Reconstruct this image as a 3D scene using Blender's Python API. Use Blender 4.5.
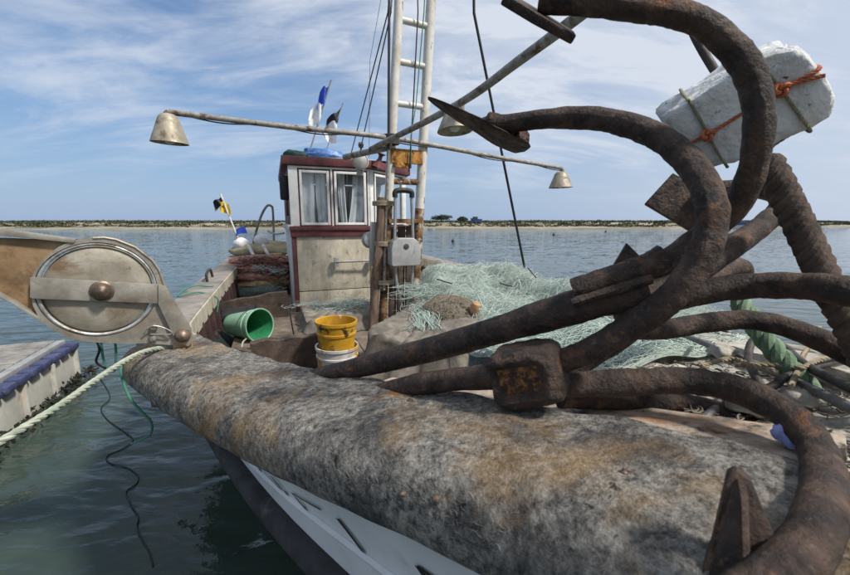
import bpy, bmesh, math, random
import numpy as np
from mathutils import Vector, Matrix
for o in list(bpy.data.objects): bpy.data.objects.remove(o)
SC = bpy.context.scene
COL = SC.collection
R = math.radians
PI = math.pi
rng = random.Random(7)
nr = np.random.default_rng(5)

# ------------------------------------------------------------------ camera
K = 390.0                       # focal length in photograph pixels (photo 850 x 575)
TH = math.atan((287.5 - 220.5) / K)
CT, ST = math.cos(TH), math.sin(TH)
CAMZ = 1.6                      # eye height above the water
cd = bpy.data.cameras.new('camera'); cam = bpy.data.objects.new('camera', cd); COL.objects.link(cam)
cam.location = (0, 0, CAMZ); cam.rotation_euler = (PI / 2 - TH, 0, 0)
cd.sensor_fit = 'HORIZONTAL'; cd.sensor_width = 36.0; cd.lens = 36.0 * K / 850
cd.clip_start = 0.02; cd.clip_end = 6000
cd.dof.use_dof = True; cd.dof.focus_distance = 1.5; cd.dof.aperture_fstop = 8.0
SC.camera = cam

# ------------------------------------------------------------------ sky and sun
SUN_EL, SUN_AZ = R(50), R(117)     # azimuth clockwise from +Y (the view direction)
W = bpy.data.worlds.new('World'); SC.world = W; W.use_nodes = True
nt = W.node_tree; N = nt.nodes; L = nt.links
for n in list(N): N.remove(n)
out = N.new('ShaderNodeOutputWorld'); bg = N.new('ShaderNodeBackground'); bg.inputs[1].default_value = 0.092
sky = N.new('ShaderNodeTexSky'); sky.sky_type = 'NISHITA'; sky.sun_disc = False
sky.sun_elevation = SUN_EL; sky.sun_rotation = SUN_AZ; sky.air_density = 1.0; sky.dust_density = 0.6; sky.ozone_density = 3.0
def wn(t, **k):
    n = N.new(t)
    for a, b in k.items(): setattr(n, a, b)
    return n
def wmath(op, a, b=None, c=None, clamp=False):
    n = wn('ShaderNodeMath', operation=op, use_clamp=clamp)
    for i, v in enumerate((a, b, c)):
        if v is None: continue
        if isinstance(v, (int, float)): n.inputs[i].default_value = v
        else: L.new(v, n.inputs[i])
    return n.outputs[0]
tc = wn('ShaderNodeTexCoord'); sp = wn('ShaderNodeSeparateXYZ'); L.new(tc.outputs['Generated'], sp.inputs[0])
X, Y, Z = sp.outputs
zc = wmath('MAXIMUM', Z, 0.0); zz = wmath('ADD', zc, 0.24)
u = wmath('DIVIDE', X, zz); v = wmath('DIVIDE', Y, zz)
cb = wn('ShaderNodeCombineXYZ'); L.new(u, cb.inputs[0]); L.new(v, cb.inputs[1])
def wnoise(scale, detail, rough, vec, dist=0.0):
    n = wn('ShaderNodeTexNoise'); n.inputs['Scale'].default_value = scale; n.inputs['Detail'].default_value = detail
    n.inputs['Roughness'].default_value = rough; n.inputs['Distortion'].default_value = dist
    L.new(vec, n.inputs['Vector']); return n.outputs['Fac']
def wmap(vec, rot, sc, loc=(0, 0, 0)):
    m = wn('ShaderNodeMapping'); m.inputs['Rotation'].default_value = (0, 0, rot); m.inputs['Scale'].default_value = sc
    m.inputs['Location'].default_value = loc; L.new(vec, m.inputs['Vector']); return m.outputs[0]
streak = wnoise(1.0, 9, 0.60, wmap(cb.outputs[0], R(-28), (0.9, 2.4, 1), (19.6, 13.1, 0)), 1.1)
veil = wnoise(0.42, 5, 0.5, wmap(cb.outputs[0], R(15), (1.3, 1.6, 1), (13.8, 11.7, 0)), 0.5)
fine = wnoise(3.2, 8, 0.62, wmap(cb.outputs[0], R(-52), (0.9, 2.6, 1), (1.7, 8.0, 0)), 0.6)
m1 = wmath('ADD', wmath('MULTIPLY', streak, 0.95), wmath('MULTIPLY', veil, 0.85))
m1 = wmath('ADD', m1, wmath('MULTIPLY', fine, 0.30))
cm = wn('ShaderNodeMapRange'); cm.interpolation_type = 'SMOOTHSTEP'
cm.inputs['From Min'].default_value = 0.96; cm.inputs['From Max'].default_value = 1.36
L.new(m1, cm.inputs['Value'])
# thin veil everywhere, thicker towards the horizon
hz = wn('ShaderNodeMapRange'); hz.inputs['From Min'].default_value = 0.0; hz.inputs['From Max'].default_value = 0.45
hz.inputs['To Min'].default_value = 0.92; hz.inputs['To Max'].default_value = 0.15; L.new(zc, hz.inputs['Value'])
sv = wn('ShaderNodeVectorMath', operation='DOT_PRODUCT'); L.new(tc.outputs['Generated'], sv.inputs[0])
sv.inputs[1].default_value = (math.sin(SUN_AZ) * math.cos(SUN_EL), math.cos(SUN_AZ) * math.cos(SUN_EL), math.sin(SUN_EL))
au = wn('ShaderNodeMapRange'); au.interpolation_type = 'SMOOTHSTEP'; au.inputs['From Min'].default_value = -0.38; au.inputs['From Max'].default_value = 0.55
au.inputs['To Max'].default_value = 0.80; L.new(sv.outputs['Value'], au.inputs['Value'])      # thin cirrus glows more on the sun's side
lowm = wn('ShaderNodeMapRange'); lowm.interpolation_type = 'SMOOTHSTEP'; lowm.inputs['From Min'].default_value = 0.0; lowm.inputs['From Max'].default_value = 0.20; L.new(zc, lowm.inputs['Value'])
# one brighter plume of cirrus high ahead, just right of the ladder
pl = wn('ShaderNodeVectorMath', operation='DOT_PRODUCT'); L.new(tc.outputs['Generated'], pl.inputs[0]); pl.inputs[1].default_value = tuple(Vector((.09, .93, .37)).normalized())
pm = wn('ShaderNodeMapRange'); pm.interpolation_type = 'SMOOTHSTEP'; pm.inputs['From Min'].default_value = 0.955; pm.inputs['From Max'].default_value = 1.0; L.new(pl.outputs['Value'], pm.inputs['Value'])
cl = wmath('MULTIPLY', wmath('MULTIPLY', cm.outputs[0], 0.80), lowm.outputs[0])
cl = wmath('ADD', cl, wmath('MULTIPLY', pm.outputs[0], wmath('MULTIPLY', fine, 0.62)))
fac = wmath('ADD', cl, au.outputs[0], clamp=True)
hs_ = wn('ShaderNodeHueSaturation'); hs_.inputs['Saturation'].default_value = 1.35; hs_.inputs['Value'].default_value = 1.0
L.new(sky.outputs[0], hs_.inputs['Color'])
mx = wn('ShaderNodeMix', data_type='RGBA'); L.new(fac, mx.inputs[0]); mx.inputs[7].default_value = (5.9, 6.4, 7.3, 1)
hm = wn('ShaderNodeMix', data_type='RGBA'); L.new(hz.outputs[0], hm.inputs[0]); L.new(hs_.outputs[0], hm.inputs[6]); hm.inputs[7].default_value = (2.9, 4.0, 5.9, 1)
L.new(hm.outputs[2], mx.inputs[6]); L.new(mx.outputs[2], bg.inputs[0]); L.new(bg.outputs[0], out.inputs[0])

sd = bpy.data.lights.new('sun', 'SUN'); sun = bpy.data.objects.new('sun', sd); COL.objects.link(sun)
sd.energy = 3.9; sd.angle = R(7); sd.color = (1.0, 0.95, 0.88)
sdir = Vector((math.sin(SUN_AZ) * math.cos(SUN_EL), math.cos(SUN_AZ) * math.cos(SUN_EL), math.sin(SUN_EL)))
sun.rotation_euler = sdir.to_track_quat('Z', 'Y').to_euler(); sun.location = (3, -6, 20)
SC.view_settings.view_transform = 'Standard'; SC.view_settings.look = 'None'
SC.view_settings.exposure = 0.32; SC.view_settings.gamma = 1.0

# ------------------------------------------------------------------ where things stand
def at(px, py, d):
    """world point seen at photo pixel (px,py), d metres ahead of the camera"""
    a = (px - 425) / K; b = (287.5 - py) / K
    yw = b * ST + CT; zw = b * CT - ST
    t = d / yw
    return np.array([a * t, d, CAMZ + zw * t])
def atz(px, py, z):
    a = (px - 425) / K; b = (287.5 - py) / K
    yw = b * ST + CT; zw = b * CT - ST
    t = (z - CAMZ) / zw
    return np.array([a * t, yw * t, z])
def onplane(px, py, P0, n):
    a = (px - 425) / K; b = (287.5 - py) / K
    d = np.array([a, b * ST + CT, b * CT - ST]); c = np.array([0, 0, CAMZ])
    return c + d * (np.dot(np.array(P0) - c, n) / np.dot(d, n))

# boat frame: s metres aft of the stem, l metres to starboard side of the picture
BS0 = np.array([.85, -.08]); BA = np.array([-.36, .933]); BP = np.array([.933, .36])
HS = [-.06, 0, .12, .3, .6, .93, 1.44, 2.01, 2.4, 2.68, 3.6, 7.5]; HW = [0, .03, .055, .10, .20, .37, .64, .94, 1.14, 1.225, 1.235, 1.16]
ZS = [0, .6, .93, 1.44, 2.01, 2.7, 3.6, 7.5]; ZR = [-.255, -.27, -.325, -.425, -.5, -.54, -.55, -.5]
def smooth_interp(x, xs, ys):
    return sum(np.interp(x + d, xs, ys) * w for d, w in ((-.16, .15), (-.08, .2), (0, .3), (.08, .2), (.16, .15)))
def hwid(s): return max(0.0, smooth_interp(s, HS, HW))
def rz(s): return CAMZ + smooth_interp(s, ZS, ZR)
def B(s, l, z): q = BS0 + s * BA + l * BP; return np.array([q[0], q[1], z])
A3 = np.array([BA[0], BA[1], 0]); A3 = A3 / np.linalg.norm(A3)
P3 = np.array([A3[1], -A3[0], 0]); UP = np.array([0, 0, 1.0])
FLOOR = CAMZ - .90

# ------------------------------------------------------------------ mesh helpers
def nrm(v): v = np.asarray(v, float); return v / (np.linalg.norm(v) + 1e-12)
def spline(pts, n=8, extra=None):
    P = np.asarray(pts, float); P = np.vstack([2 * P[0] - P[1], P, 2 * P[-1] - P[-2]]); o = []
    for i in range(1, len(P) - 2):
        p0, p1, p2, p3 = P[i - 1:i + 3]
        for k in range(n):
            t = k / n
            o.append(.5 * ((2 * p1) + (-p0 + p2) * t + (2 * p0 - 5 * p1 + 4 * p2 - p3) * t * t + (-p0 + 3 * p1 - 3 * p2 + p3) * t ** 3))
    o.append(P[-2]); return np.array(o)
def frames(P):
    T = np.gradient(P, axis=0); T /= np.linalg.norm(T, axis=1)[:, None] + 1e-12
    up = UP if abs(T[0][2]) < .9 else np.array([1.0, 0, 0])
    n = nrm(np.cross(up, T[0])); Ns = [n]
    for i in range(1, len(P)):
        n = n - T[i] * np.dot(n, T[i]); n = nrm(n); Ns.append(n)
    Ns = np.array(Ns); return T, Ns, np.cross(T, Ns)
class MB:
    def __init__(s): s.v = []; s.f = []
    def add(s, vs, fs):
        b = len(s.v); s.v.extend([tuple(map(float, q)) for q in vs]); s.f.extend([tuple(b + i for i in f) for f in fs]); return s
    def box(s, c, hx, hy, hz, ax=None):
        c = np.asarray(c, float); ax = ax or (np.array([1., 0, 0]), np.array([0, 1., 0]), UP)
        vs = [c + ax[0] * hx * i + ax[1] * hy * j + ax[2] * hz * k for i in (-1, 1) for j in (-1, 1) for k in (-1, 1)]
        fs = [(0, 1, 3, 2), (4, 6, 7, 5), (0, 4, 5, 1), (2, 3, 7, 6), (0, 2, 6, 4), (1, 5, 7, 3)]
        return s.add(vs, fs)
    def beam(s, p0, p1, w, h, up=UP):
        p0 = np.asarray(p0, float); p1 = np.asarray(p1, float); t = nrm(p1 - p0); sd = nrm(np.cross(t, up)); u2 = np.cross(sd, t)
        return s.box((p0 + p1) / 2, np.linalg.norm(p1 - p0) / 2, w / 2, h / 2, (t, sd, u2))
    def bbox(s, s0, s1, l0, l1, z0, z1):
        return s.box(B((s0 + s1) / 2, (l0 + l1) / 2, (z0 + z1) / 2), (s1 - s0) / 2, (l1 - l0) / 2, (z1 - z0) / 2, (A3, P3, UP))
    def tube(s, P, r, n=12, cap=True, rough=0.0, seed=0, flat=1.0):
        P = np.asarray(P, float); m = len(P); r = np.broadcast_to(np.asarray(r, float), (m,)) if np.ndim(r) <= 1 else r
        T, Nn, Bn = frames(P); g = np.random.default_rng(seed)
        th = np.linspace(0, 2 * PI, n, endpoint=False)
        ns = 1.0
        if rough:
            a = g.normal(size=(m, n)); a = (a + np.roll(a, 1, 1) + np.roll(a, -1, 1)) / 3
            a[1:-1] = (a[:-2] + a[1:-1] + a[2:]) / 3
            ns = 1 + rough * a * 2.2
        rr = r[:, None] * ns * np.ones((m, n))
        V = P[:, None, :] + rr[..., None] * (np.cos(th)[None, :, None] * Nn[:, None, :] + flat * np.sin(th)[None, :, None] * Bn[:, None, :])
        F = [(i * n + j, i * n + (j + 1) % n, (i + 1) * n + (j + 1) % n, (i + 1) * n + j) for i in range(m - 1) for j in range(n)]
        if cap: F += [tuple(range(n - 1, -1, -1)), tuple((m - 1) * n + j for j in range(n))]
        return s.add(V.reshape(-1, 3), F)
    def lathe(s, prof, c, axis=UP, n=24, x=None):
        axis = nrm(axis); x = nrm(np.cross(axis, [0.3, .9, .1])) if x is None else x; y = np.cross(axis, x); c = np.asarray(c, float)
        V = [c + axis * z + r * (x * math.cos(t) + y * math.sin(t)) for r, z in prof for t in np.linspace(0, 2 * PI, n, endpoint=False)]
        F = [(i * n + j, i * n + (j + 1) % n, (i + 1) * n + (j + 1) % n, (i + 1) * n + j) for i in range(len(prof) - 1) for j in range(n)]
        return s.add(V, F)
    def prism(s, poly, d):
        """poly: 3-D outline points, d: extrusion vector"""
        poly = np.asarray(poly, float); n = len(poly); V = np.vstack([poly, poly + np.asarray(d)])
        F = [tuple(range(n - 1, -1, -1)), tuple(range(n, 2 * n))] + [(i, (i + 1) % n, n + (i + 1) % n, n + i) for i in range(n)]
        return s.add(V, F)
    def grid(s, rows, closed=False):
        rows = np.asarray(rows, float); m, n = rows.shape[:2]; k = n if closed else n - 1
        F = [(i * n + j, i * n + (j + 1) % n, (i + 1) * n + (j + 1) % n, (i + 1) * n + j) for i in range(m - 1) for j in range(k)]
        return s.add(rows.reshape(-1, 3), F)
    def build(s, name, m, parent=None, bevel=0.0, smooth=True, kind=None, angle=38, seg=2):
        off = np.array(ORG.get(parent.name_full, (0, 0, 0))) if parent else np.zeros(3)
        me = bpy.data.meshes.new(name); me.from_pydata([tuple(np.array(q) - off) for q in s.v], [], s.f)
        bm = bmesh.new(); bm.from_mesh(me)
        bmesh.ops.recalc_face_normals(bm, faces=bm.faces)
        if bevel:
            es = [e for e in bm.edges if len(e.link_faces) == 2 and e.calc_face_angle(0) > R(30)]
            bmesh.ops.bevel(bm, geom=es, offset=bevel, segments=seg, profile=.6, affect='EDGES', clamp_overlap=True)
        bm.to_mesh(me); bm.free()
        if smooth:
            me.polygons.foreach_set('use_smooth', [True] * len(me.polygons)); me.set_sharp_from_angle(angle=R(angle))
        me.materials.append(m)
        o = bpy.data.objects.new(name, me); COL.objects.link(o)
        if parent: o.parent = parent
        ORG[o.name_full] = tuple(off)
        if kind: o['kind'] = kind
        return o
ORG = {}
def fast(name, V, F, m, parent=None, kind=None, smooth=False):
    """large meshes straight from arrays"""
    off = np.array(ORG.get(parent.name_full, (0, 0, 0))) if parent else np.zeros(3)
    V = np.asarray(V, np.float32) - off.astype(np.float32); F = np.asarray(F, np.int32); k = F.shape[1]
    me = bpy.data.meshes.new(name); me.vertices.add(len(V)); me.vertices.foreach_set('co', V.ravel())
    me.loops.add(F.size); me.loops.foreach_set('vertex_index', F.ravel())
    me.polygons.add(len(F)); me.polygons.foreach_set('loop_start', np.arange(0, F.size, k, dtype=np.int32))
    me.update(calc_edges=True); me.validate()
    if smooth: me.polygons.foreach_set('use_smooth', [True] * len(me.polygons))
    me.materials.append(m); o = bpy.data.objects.new(name, me); COL.objects.link(o)
    if parent: o.parent = parent
    ORG[o.name_full] = tuple(off)
    if kind: o['kind'] = kind
    return o
def thing(name, label, cat, loc, group=None):
    o = bpy.data.objects.new(name, None); COL.objects.link(o); o.empty_display_size = .1
    o.location = tuple(map(float, loc)); ORG[o.name_full] = tuple(map(float, loc)); tag(o, label, cat, group); return o
def tag(o, label, cat, group=None, kind=None):
    if label: o['label'] = label
    if cat: o['category'] = cat
    if group: o['group'] = group
    if kind: o['kind'] = kind
    return o
def strands(paths, r, n=3):
    """many thin n-sided tubes as arrays. paths: (S, M, 3)"""
    P = np.asarray(paths, float); S, M = P.shape[:2]
    T = np.gradient(P, axis=1); T /= np.linalg.norm(T, axis=2)[..., None] + 1e-9
    ref = np.array([.21, .33, .92]); Nn = np.cross(T, ref); Nn /= np.linalg.norm(Nn, axis=2)[..., None] + 1e-9; Bn = np.cross(T, Nn)
    r = np.broadcast_to(np.asarray(r, float).reshape(-1, 1, 1), (S, M, 1))
    V = np.stack([P + r * (math.cos(t) * Nn + math.sin(t) * Bn) for t in np.linspace(0, 2 * PI, n, endpoint=False)], 2)
    idx = np.arange(S * M * n).reshape(S, M, n); j2 = np.roll(idx, -1, 2)
    F = np.stack([idx[:, :-1], j2[:, :-1], j2[:, 1:], idx[:, 1:]], -1).reshape(-1, 4)
    return V.reshape(-1, 3), F
def rope(mb, P, r, pitch=None, n=7, step=None):
    """a three-strand laid rope along P"""
    P = np.asarray(P, float); seg = np.linalg.norm(np.diff(P, axis=0), axis=1); Lc = np.r_[0, np.cumsum(seg)]
    pitch = pitch or r * 7; step = step or pitch / 9
    t = np.linspace(0, Lc[-1], max(8, int(Lc[-1] / step))); Q = np.stack([np.interp(t, Lc, P[:, i]) for i in range(3)], 1)
    T, Nn, Bn = frames(Q)
    for k in range(3):
        ph = t / pitch * 2 * PI + k * 2 * PI / 3
        mb.tube(Q + r * .5 * (np.cos(ph)[:, None] * Nn + np.sin(ph)[:, None] * Bn), r * .56, n)
    return mb

# ------------------------------------------------------------------ materials
def mat(name, ramp, scale=6, detail=8, nrough=.6, dist=0.0, rough=(.6, .85), metal=0.0, bump=.3, bscale=40, bdist=.004,
        stains=(), vs=(1, 1, 1), spec=.4, coat=0, trans=0, bump2=None, sheen=0):
    m = bpy.data.materials.new(name); m.use_nodes = True; t = m.node_tree; Nn = t.nodes; Ln = t.links
    b = Nn['Principled BSDF']; tcn = Nn.new('ShaderNodeTexCoord')
    def mp(sc, loc):
        q = Nn.new('ShaderNodeMapping'); q.inputs['Scale'].default_value = sc; q.inputs['Location'].default_value = loc
        Ln.new(tcn.outputs['Object'], q.inputs['Vector']); return q.outputs[0]
    def noise(sc, det, ro, loc, v=vs, d=0.0):
        q = Nn.new('ShaderNodeTexNoise'); q.inputs['Scale'].default_value = sc; q.inputs['Detail'].default_value = det
        q.inputs['Roughness'].default_value = ro; q.inputs['Distortion'].default_value = d
        Ln.new(mp(v, loc), q.inputs['Vector']); return q.outputs['Fac']
    f = noise(scale, detail, nrough, (0, 0, 0), d=dist)
    cr = Nn.new('ShaderNodeValToRGB'); e = cr.color_ramp.elements
    while len(e) < len(ramp): e.new(.5)
    for q, (pos, c) in zip(e, ramp): q.position = pos; q.color = (*c, 1)
    Ln.new(f, cr.inputs[0]); col = cr.outputs[0]
    for i, st in enumerate(stains):
        c, sc, lo, hi = st[:4]; v = st[4] if len(st) > 4 else (1, 1, 1); amt = st[5] if len(st) > 5 else 1.0
        g = noise(sc, 9, .65, (13.1 * i + 3.7, 5.3 * i, 2.9), v=v, d=.4)
        mr = Nn.new('ShaderNodeMapRange'); mr.inputs['From Min'].default_value = lo; mr.inputs['From Max'].default_value = hi; mr.inputs['To Max'].default_value = amt
        Ln.new(g, mr.inputs['Value']); x = Nn.new('ShaderNodeMix'); x.data_type = 'RGBA'
        Ln.new(mr.outputs[0], x.inputs[0]); Ln.new(col, x.inputs[6]); x.inputs[7].default_value = (*c, 1); col = x.outputs[2]
    Ln.new(col, b.inputs['Base Color'])
    g = noise(scale * 2.3, 6, .6, (4, 9, 1)); mr = Nn.new('ShaderNodeMapRange'); mr.inputs['From Min'].default_value = .3; mr.inputs['From Max'].default_value = .7
    mr.inputs['To Min'].default_value, mr.inputs['To Max'].default_value = rough; Ln.new(g, mr.inputs['Value']); Ln.new(mr.outputs[0], b.inputs['Roughness'])
    b.inputs['Metallic'].default_value = metal; b.inputs['Specular IOR Level'].default_value = spec
    b.inputs['Coat Weight'].default_value = coat; b.inputs['Transmission Weight'].default_value = trans
    if sheen: b.inputs['Sheen Weight'].default_value = sheen
    if bump:
        bp = Nn.new('ShaderNodeBump'); bp.inputs['Strength'].default_value = bump; bp.inputs['Distance'].default_value = bdist
        Ln.new(noise(bscale, 8, .65, (1, 2, 3)), bp.inputs['Height']); last = bp
        if bump2:
            b2 = Nn.new('ShaderNodeBump'); b2.inputs['Strength'].default_value = bump2[1]; b2.inputs['Distance'].default_value = bump2[2]
            Ln.new(noise(bump2[0], 4, .5, (7, 2, 8)), b2.inputs['Height']); Ln.new(bp.outputs[0], b2.inputs['Normal']); last = b2
        Ln.new(last.outputs[0], b.inputs['Normal'])
    return m
def plain(name, c, rough=.6, metal=0, spec=.4, var=.25, scale=14, bump=.15, **k):
    d = tuple(x * (1 - var) for x in c); h = tuple(min(1, x * (1 + var)) for x in c)
    return mat(name, [(.3, d), (.7, h)], scale=scale, rough=(max(.02, rough - .1), min(1, rough + .12)), metal=metal, spec=spec, bump=bump, **k)
RUST = (.14, .05, .018); DARK = (.02, .015, .012)
M = {}
M['anchor'] = mat('anchor_rust', [(.25, (.013, .010, .009)), (.44, (.036, .025, .020)), (.60, (.085, .053, .038)), (.78, (.19, .125, .085))], scale=22, detail=11, nrough=.68,
                  rough=(.5, .85), metal=.15, bump=1.0, bscale=90, bdist=.008, stains=[((.27, .10, .03), 11, .60, .72, (1, 1, 1), .8), ((.012, .009, .008), 9, .54, .68, (1, 1, 1), .85), ((.17, .085, .04), 42, .60, .68, (1, 1, 1), .7), ((.34, .15, .05), 30, .69, .73, (1, 1, 1), .8), ((.17, .145, .13), 110, .60, .70, (1, 1, 1), .55)],
                  bump2=(18, .8, .012))
M['anchor_orange'] = mat('crown_rust', [(.3, (.015, .011, .010)), (.47, (.04, .022, .015)), (.57, (.20, .08, .02)), (.70, (.38, .18, .05))], scale=85, detail=10, nrough=.65, rough=(.6, .9), bump=.9, bscale=80, bdist=.005,
                  stains=[((.03, .018, .014), 41, .50, .62, (1, 1, 1), .9)])
M['felt'] = mat('worn_felt', [(.30, (.016, .016, .017)), (.42, (.075, .072, .068)), (.52, (.235, .22, .195)), (.70, (.54, .51, .45))], scale=60, detail=15, nrough=.82, dist=.15, rough=(.85, 1), spec=.15,
                bump=1.0, bscale=190, bdist=.007, stains=[((.030, .031, .034), 7.5, .48, .62, (1, 1, 1), .72), ((.36, .205, .06), 2.7, .535, .68, (1, 1, 1), .55), ((.012, .012, .012), 34, .60, .68, (1, 1, 1), .9), ((.24, .085, .018), 6.5, .64, .71, (1, 1, 1), .85)],
                bump2=(11, .6, .02))
M['fibre_light'] = plain('felt_fibre_pale', (.36, .33, .27), .9, var=.5, bump=0, scale=30)
M['fibre_dark'] = plain('felt_fibre_dark', (.06, .058, .055), .9, var=.6, bump=0, scale=30)
M['white_hull'] = mat('white_hull_paint', [(.3, (.55, .56, .57)), (.7, (.72, .72, .72))], scale=4, rough=(.25, .45), bump=.08, stains=[((.42, .28, .10), 2.2, .60, .72, (1, 1, .4), .6), ((.2, .2, .2), 9, .60, .75, (1, 1, 1), .4)])
M['dark_hull'] = mat('dark_hull_paint', [(.3, (.012, .02, .018)), (.7, (.03, .04, .036))], scale=6, rough=(.4, .7), bump=.2)
M['black_rubber'] = mat('black_rubber', [(.3, (.012, .012, .013)), (.7, (.045, .045, .047))], scale=12, rough=(.55, .85), bump=.4, stains=[((.2, .19, .17), 12, .62, .75, (1, 1, 1), .5)])
M['black_paint'] = plain('black_lettering_paint', (.012, .012, .013), .4)
M['maroon'] = mat('maroon_paint', [(.3, (.06, .019, .019)), (.6, (.13, .036, .037)), (.8, (.20, .07, .065))], scale=9, rough=(.45, .7), bump=.3, bscale=30, stains=[((.18, .14, .12), 16, .62, .72, (1, 1, .3), .6)])
M['cap_wood'] = mat('weathered_cap', [(.25, (.13, .12, .105)), (.5, (.22, .20, .175)), (.75, (.32, .295, .26))], scale=7, vs=(1, 1, 1), detail=10, rough=(.8, .95), bump=.5, bscale=35, stains=[((.06, .052, .045), 6, .55, .7), ((.32, .23, .12), 4, .6, .72, (1, 1, 1), .5)])
M['cream'] = mat('cream_paint', [(.3, (.36, .32, .24)), (.7, (.54, .49, .39))], scale=7, rough=(.5, .75), bump=.25, stains=[((.17, .13, .09), 5, .53, .70, (1, 1, .5), .65), ((.10, .06, .035), 22, .58, .68, (1, 1, .6), .8), ((.24, .20, .14), 14, .52, .66, (3, 3, .25), .5)])
M['bulwark'] = mat('bulwark_paint', [(.3, (.022, .012, .011)), (.6, (.055, .026, .023)), (.8, (.10, .06, .05))], scale=12, rough=(.6, .85), bump=.4, bscale=40, stains=[((.15, .12, .10), 18, .60, .70, (1, 1, .4), .6)])
M['white_wood'] = mat('white_window_paint', [(.3, (.55, .55, .53)), (.7, (.74, .74, .71))], scale=9, rough=(.45, .7), bump=.2, stains=[((.32, .27, .21), 18, .60, .72, (1, 1, .4), .6)])
M['grey_white'] = mat('chalky_grey_paint', [(.3, (.36, .36, .35)), (.7, (.55, .55, .53))], scale=9, rough=(.5, .75), bump=.2, stains=[((.2, .15, .10), 16, .60, .72, (1, 1, .4), .7)])
M['brown_wood'] = mat('old_brown_wood', [(.25, (.028, .02, .016)), (.5, (.075, .052, .04)), (.75, (.15, .11, .085))], scale=11, detail=11, rough=(.75, .95), bump=.6, bscale=45, bdist=.006, stains=[((.018, .015, .013), 6, .54, .68), ((.22, .19, .16), 30, .62, .74, (1, 1, 1), .6)])
M['post_wood'] = mat('bleached_post_wood', [(.25, (.06, .042, .03)), (.5, (.15, .10, .07)), (.75, (.26, .19, .13))], scale=14, vs=(3, 3, .6), detail=11, rough=(.75, .95), bump=.7, bscale=40, bdist=.006, stains=[((.03, .02, .016), 9, .55, .68)])
M['floor_wood'] = mat('deck_board_wood', [(.25, (.07, .052, .038)), (.5, (.15, .118, .088)), (.75, (.24, .20, .155))], scale=9, detail=10, rough=(.7, .95), bump=.5, bscale=40, stains=[((.03, .025, .02), 5, .55, .7)])
M['ladder'] = mat('white_painted_pipe', [(.3, (.50, .48, .42)), (.7, (.68, .66, .60))], scale=8, rough=(.4, .65), bump=.25, bscale=30,
                  stains=[((.30, .20, .09), 5, .54, .68, (1, 1, .4), .55), ((.26, .12, .035), 9, .58, .66, (1, 1, .5)), ((.07, .03, .015), 14, .61, .69, (1, 1, .6))])
M['ladder_rust'] = mat('rust_eaten_pipe', [(.3, (.05, .025, .014)), (.5, (.16, .08, .032)), (.75, (.34, .22, .12))], scale=16, detail=10, rough=(.7, .95), bump=.7, bscale=50, stains=[((.5, .47, .40), 9, .53, .62), ((.03, .018, .012), 14, .54, .66)])
M['rusty_pole'] = mat('grey_rusty_pole', [(.3, (.17, .155, .13)), (.7, (.37, .345, .30))], scale=20, rough=(.5, .75), metal=.2, bump=.3, stains=[((.09, .045, .02), 16, .52, .64), ((.45, .43, .38), 12, .60, .72, (1, 1, 1), .6)])
M['orange_plate'] = mat('orange_rusty_plate', [(.3, (.10, .04, .01)), (.55, (.42, .19, .03)), (.8, (.55, .33, .10))], scale=18, rough=(.6, .9), bump=.6, bscale=60, stains=[((.03, .018, .012), 14, .52, .62)])
M['lamp'] = mat('galvanised_lamp_shade', [(.3, (.22, .19, .14)), (.7, (.40, .36, .28))], scale=16, rough=(.45, .7), metal=.35, bump=.3, stains=[((.12, .085, .05), 14, .54, .68)])
M['lamp_in'] = plain('lamp_inside', (.10, .095, .085), .6)
M['bulb'] = plain('lamp_glass', (.55, .55, .52), .15, var=.05)
M['steel'] = mat('stained_steel', [(.25, (.15, .13, .10)), (.5, (.29, .265, .22)), (.75, (.43, .41, .36))], scale=9, detail=11, nrough=.65, rough=(.38, .6), metal=.45, bump=.25, bscale=50,
                 stains=[((.17, .10, .045), 4.5, .52, .68, (1, 1, 1), .75), ((.07, .045, .03), 17, .60, .70, (1, 1, 1), .7)])
M['sheave'] = mat('stained_sheave', [(.25, (.14, .115, .08)), (.5, (.28, .25, .195)), (.75, (.42, .395, .33))], scale=8, detail=11, nrough=.65, rough=(.42, .65), metal=.35, bump=.25, bscale=50,
                 stains=[((.15, .085, .035), 6, .50, .64, (1, 1, 2.5), .85), ((.10, .06, .035), 30, .62, .70, (1, 1, 1), .7)])
M['rusty_panel'] = mat('rusty_arm_panel', [(.25, (.13, .075, .035)), (.5, (.27, .18, .095)), (.75, (.40, .30, .18))], scale=7, detail=11, rough=(.6, .85), metal=.2, bump=.4, bscale=50, stains=[((.07, .04, .022), 6, .55, .68)])
M['bright_steel'] = mat('bright_steel', [(.3, (.28, .28, .27)), (.7, (.50, .50, .49))], scale=12, rough=(.34, .55), metal=.5, bump=.1, stains=[((.08, .06, .045), 9, .50, .62), ((.2, .17, .12), 20, .5, .65)])
M['bolt'] = mat('worn_bolt', [(.3, (.07, .05, .04)), (.7, (.24, .18, .13))], scale=30, rough=(.35, .55), metal=.6, bump=.4, bscale=80)
M['grey_metal'] = mat('grey_cast_cover', [(.3, (.26, .26, .25)), (.7, (.40, .40, .385))], scale=10, rough=(.45, .65), metal=.2, bump=.2, stains=[((.14, .12, .10), 9, .58, .72, (1, 1, .5), .7)])
M['grey_tube'] = plain('grey_tube', (.30, .30, .29), .4, metal=.5)
M['black_plastic'] = plain('black_plastic', (.012, .012, .013), .5)
M['blue_tarp'] = mat('blue_tarpaulin', [(.3, (.03, .09, .30)), (.55, (.10, .22, .50)), (.75, (.45, .52, .58))], scale=14, rough=(.4, .6), bump=.4, bscale=22, bdist=.02)
M['green_cloth'] = plain('green_cloth', (.035, .075, .06), .8)
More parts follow.
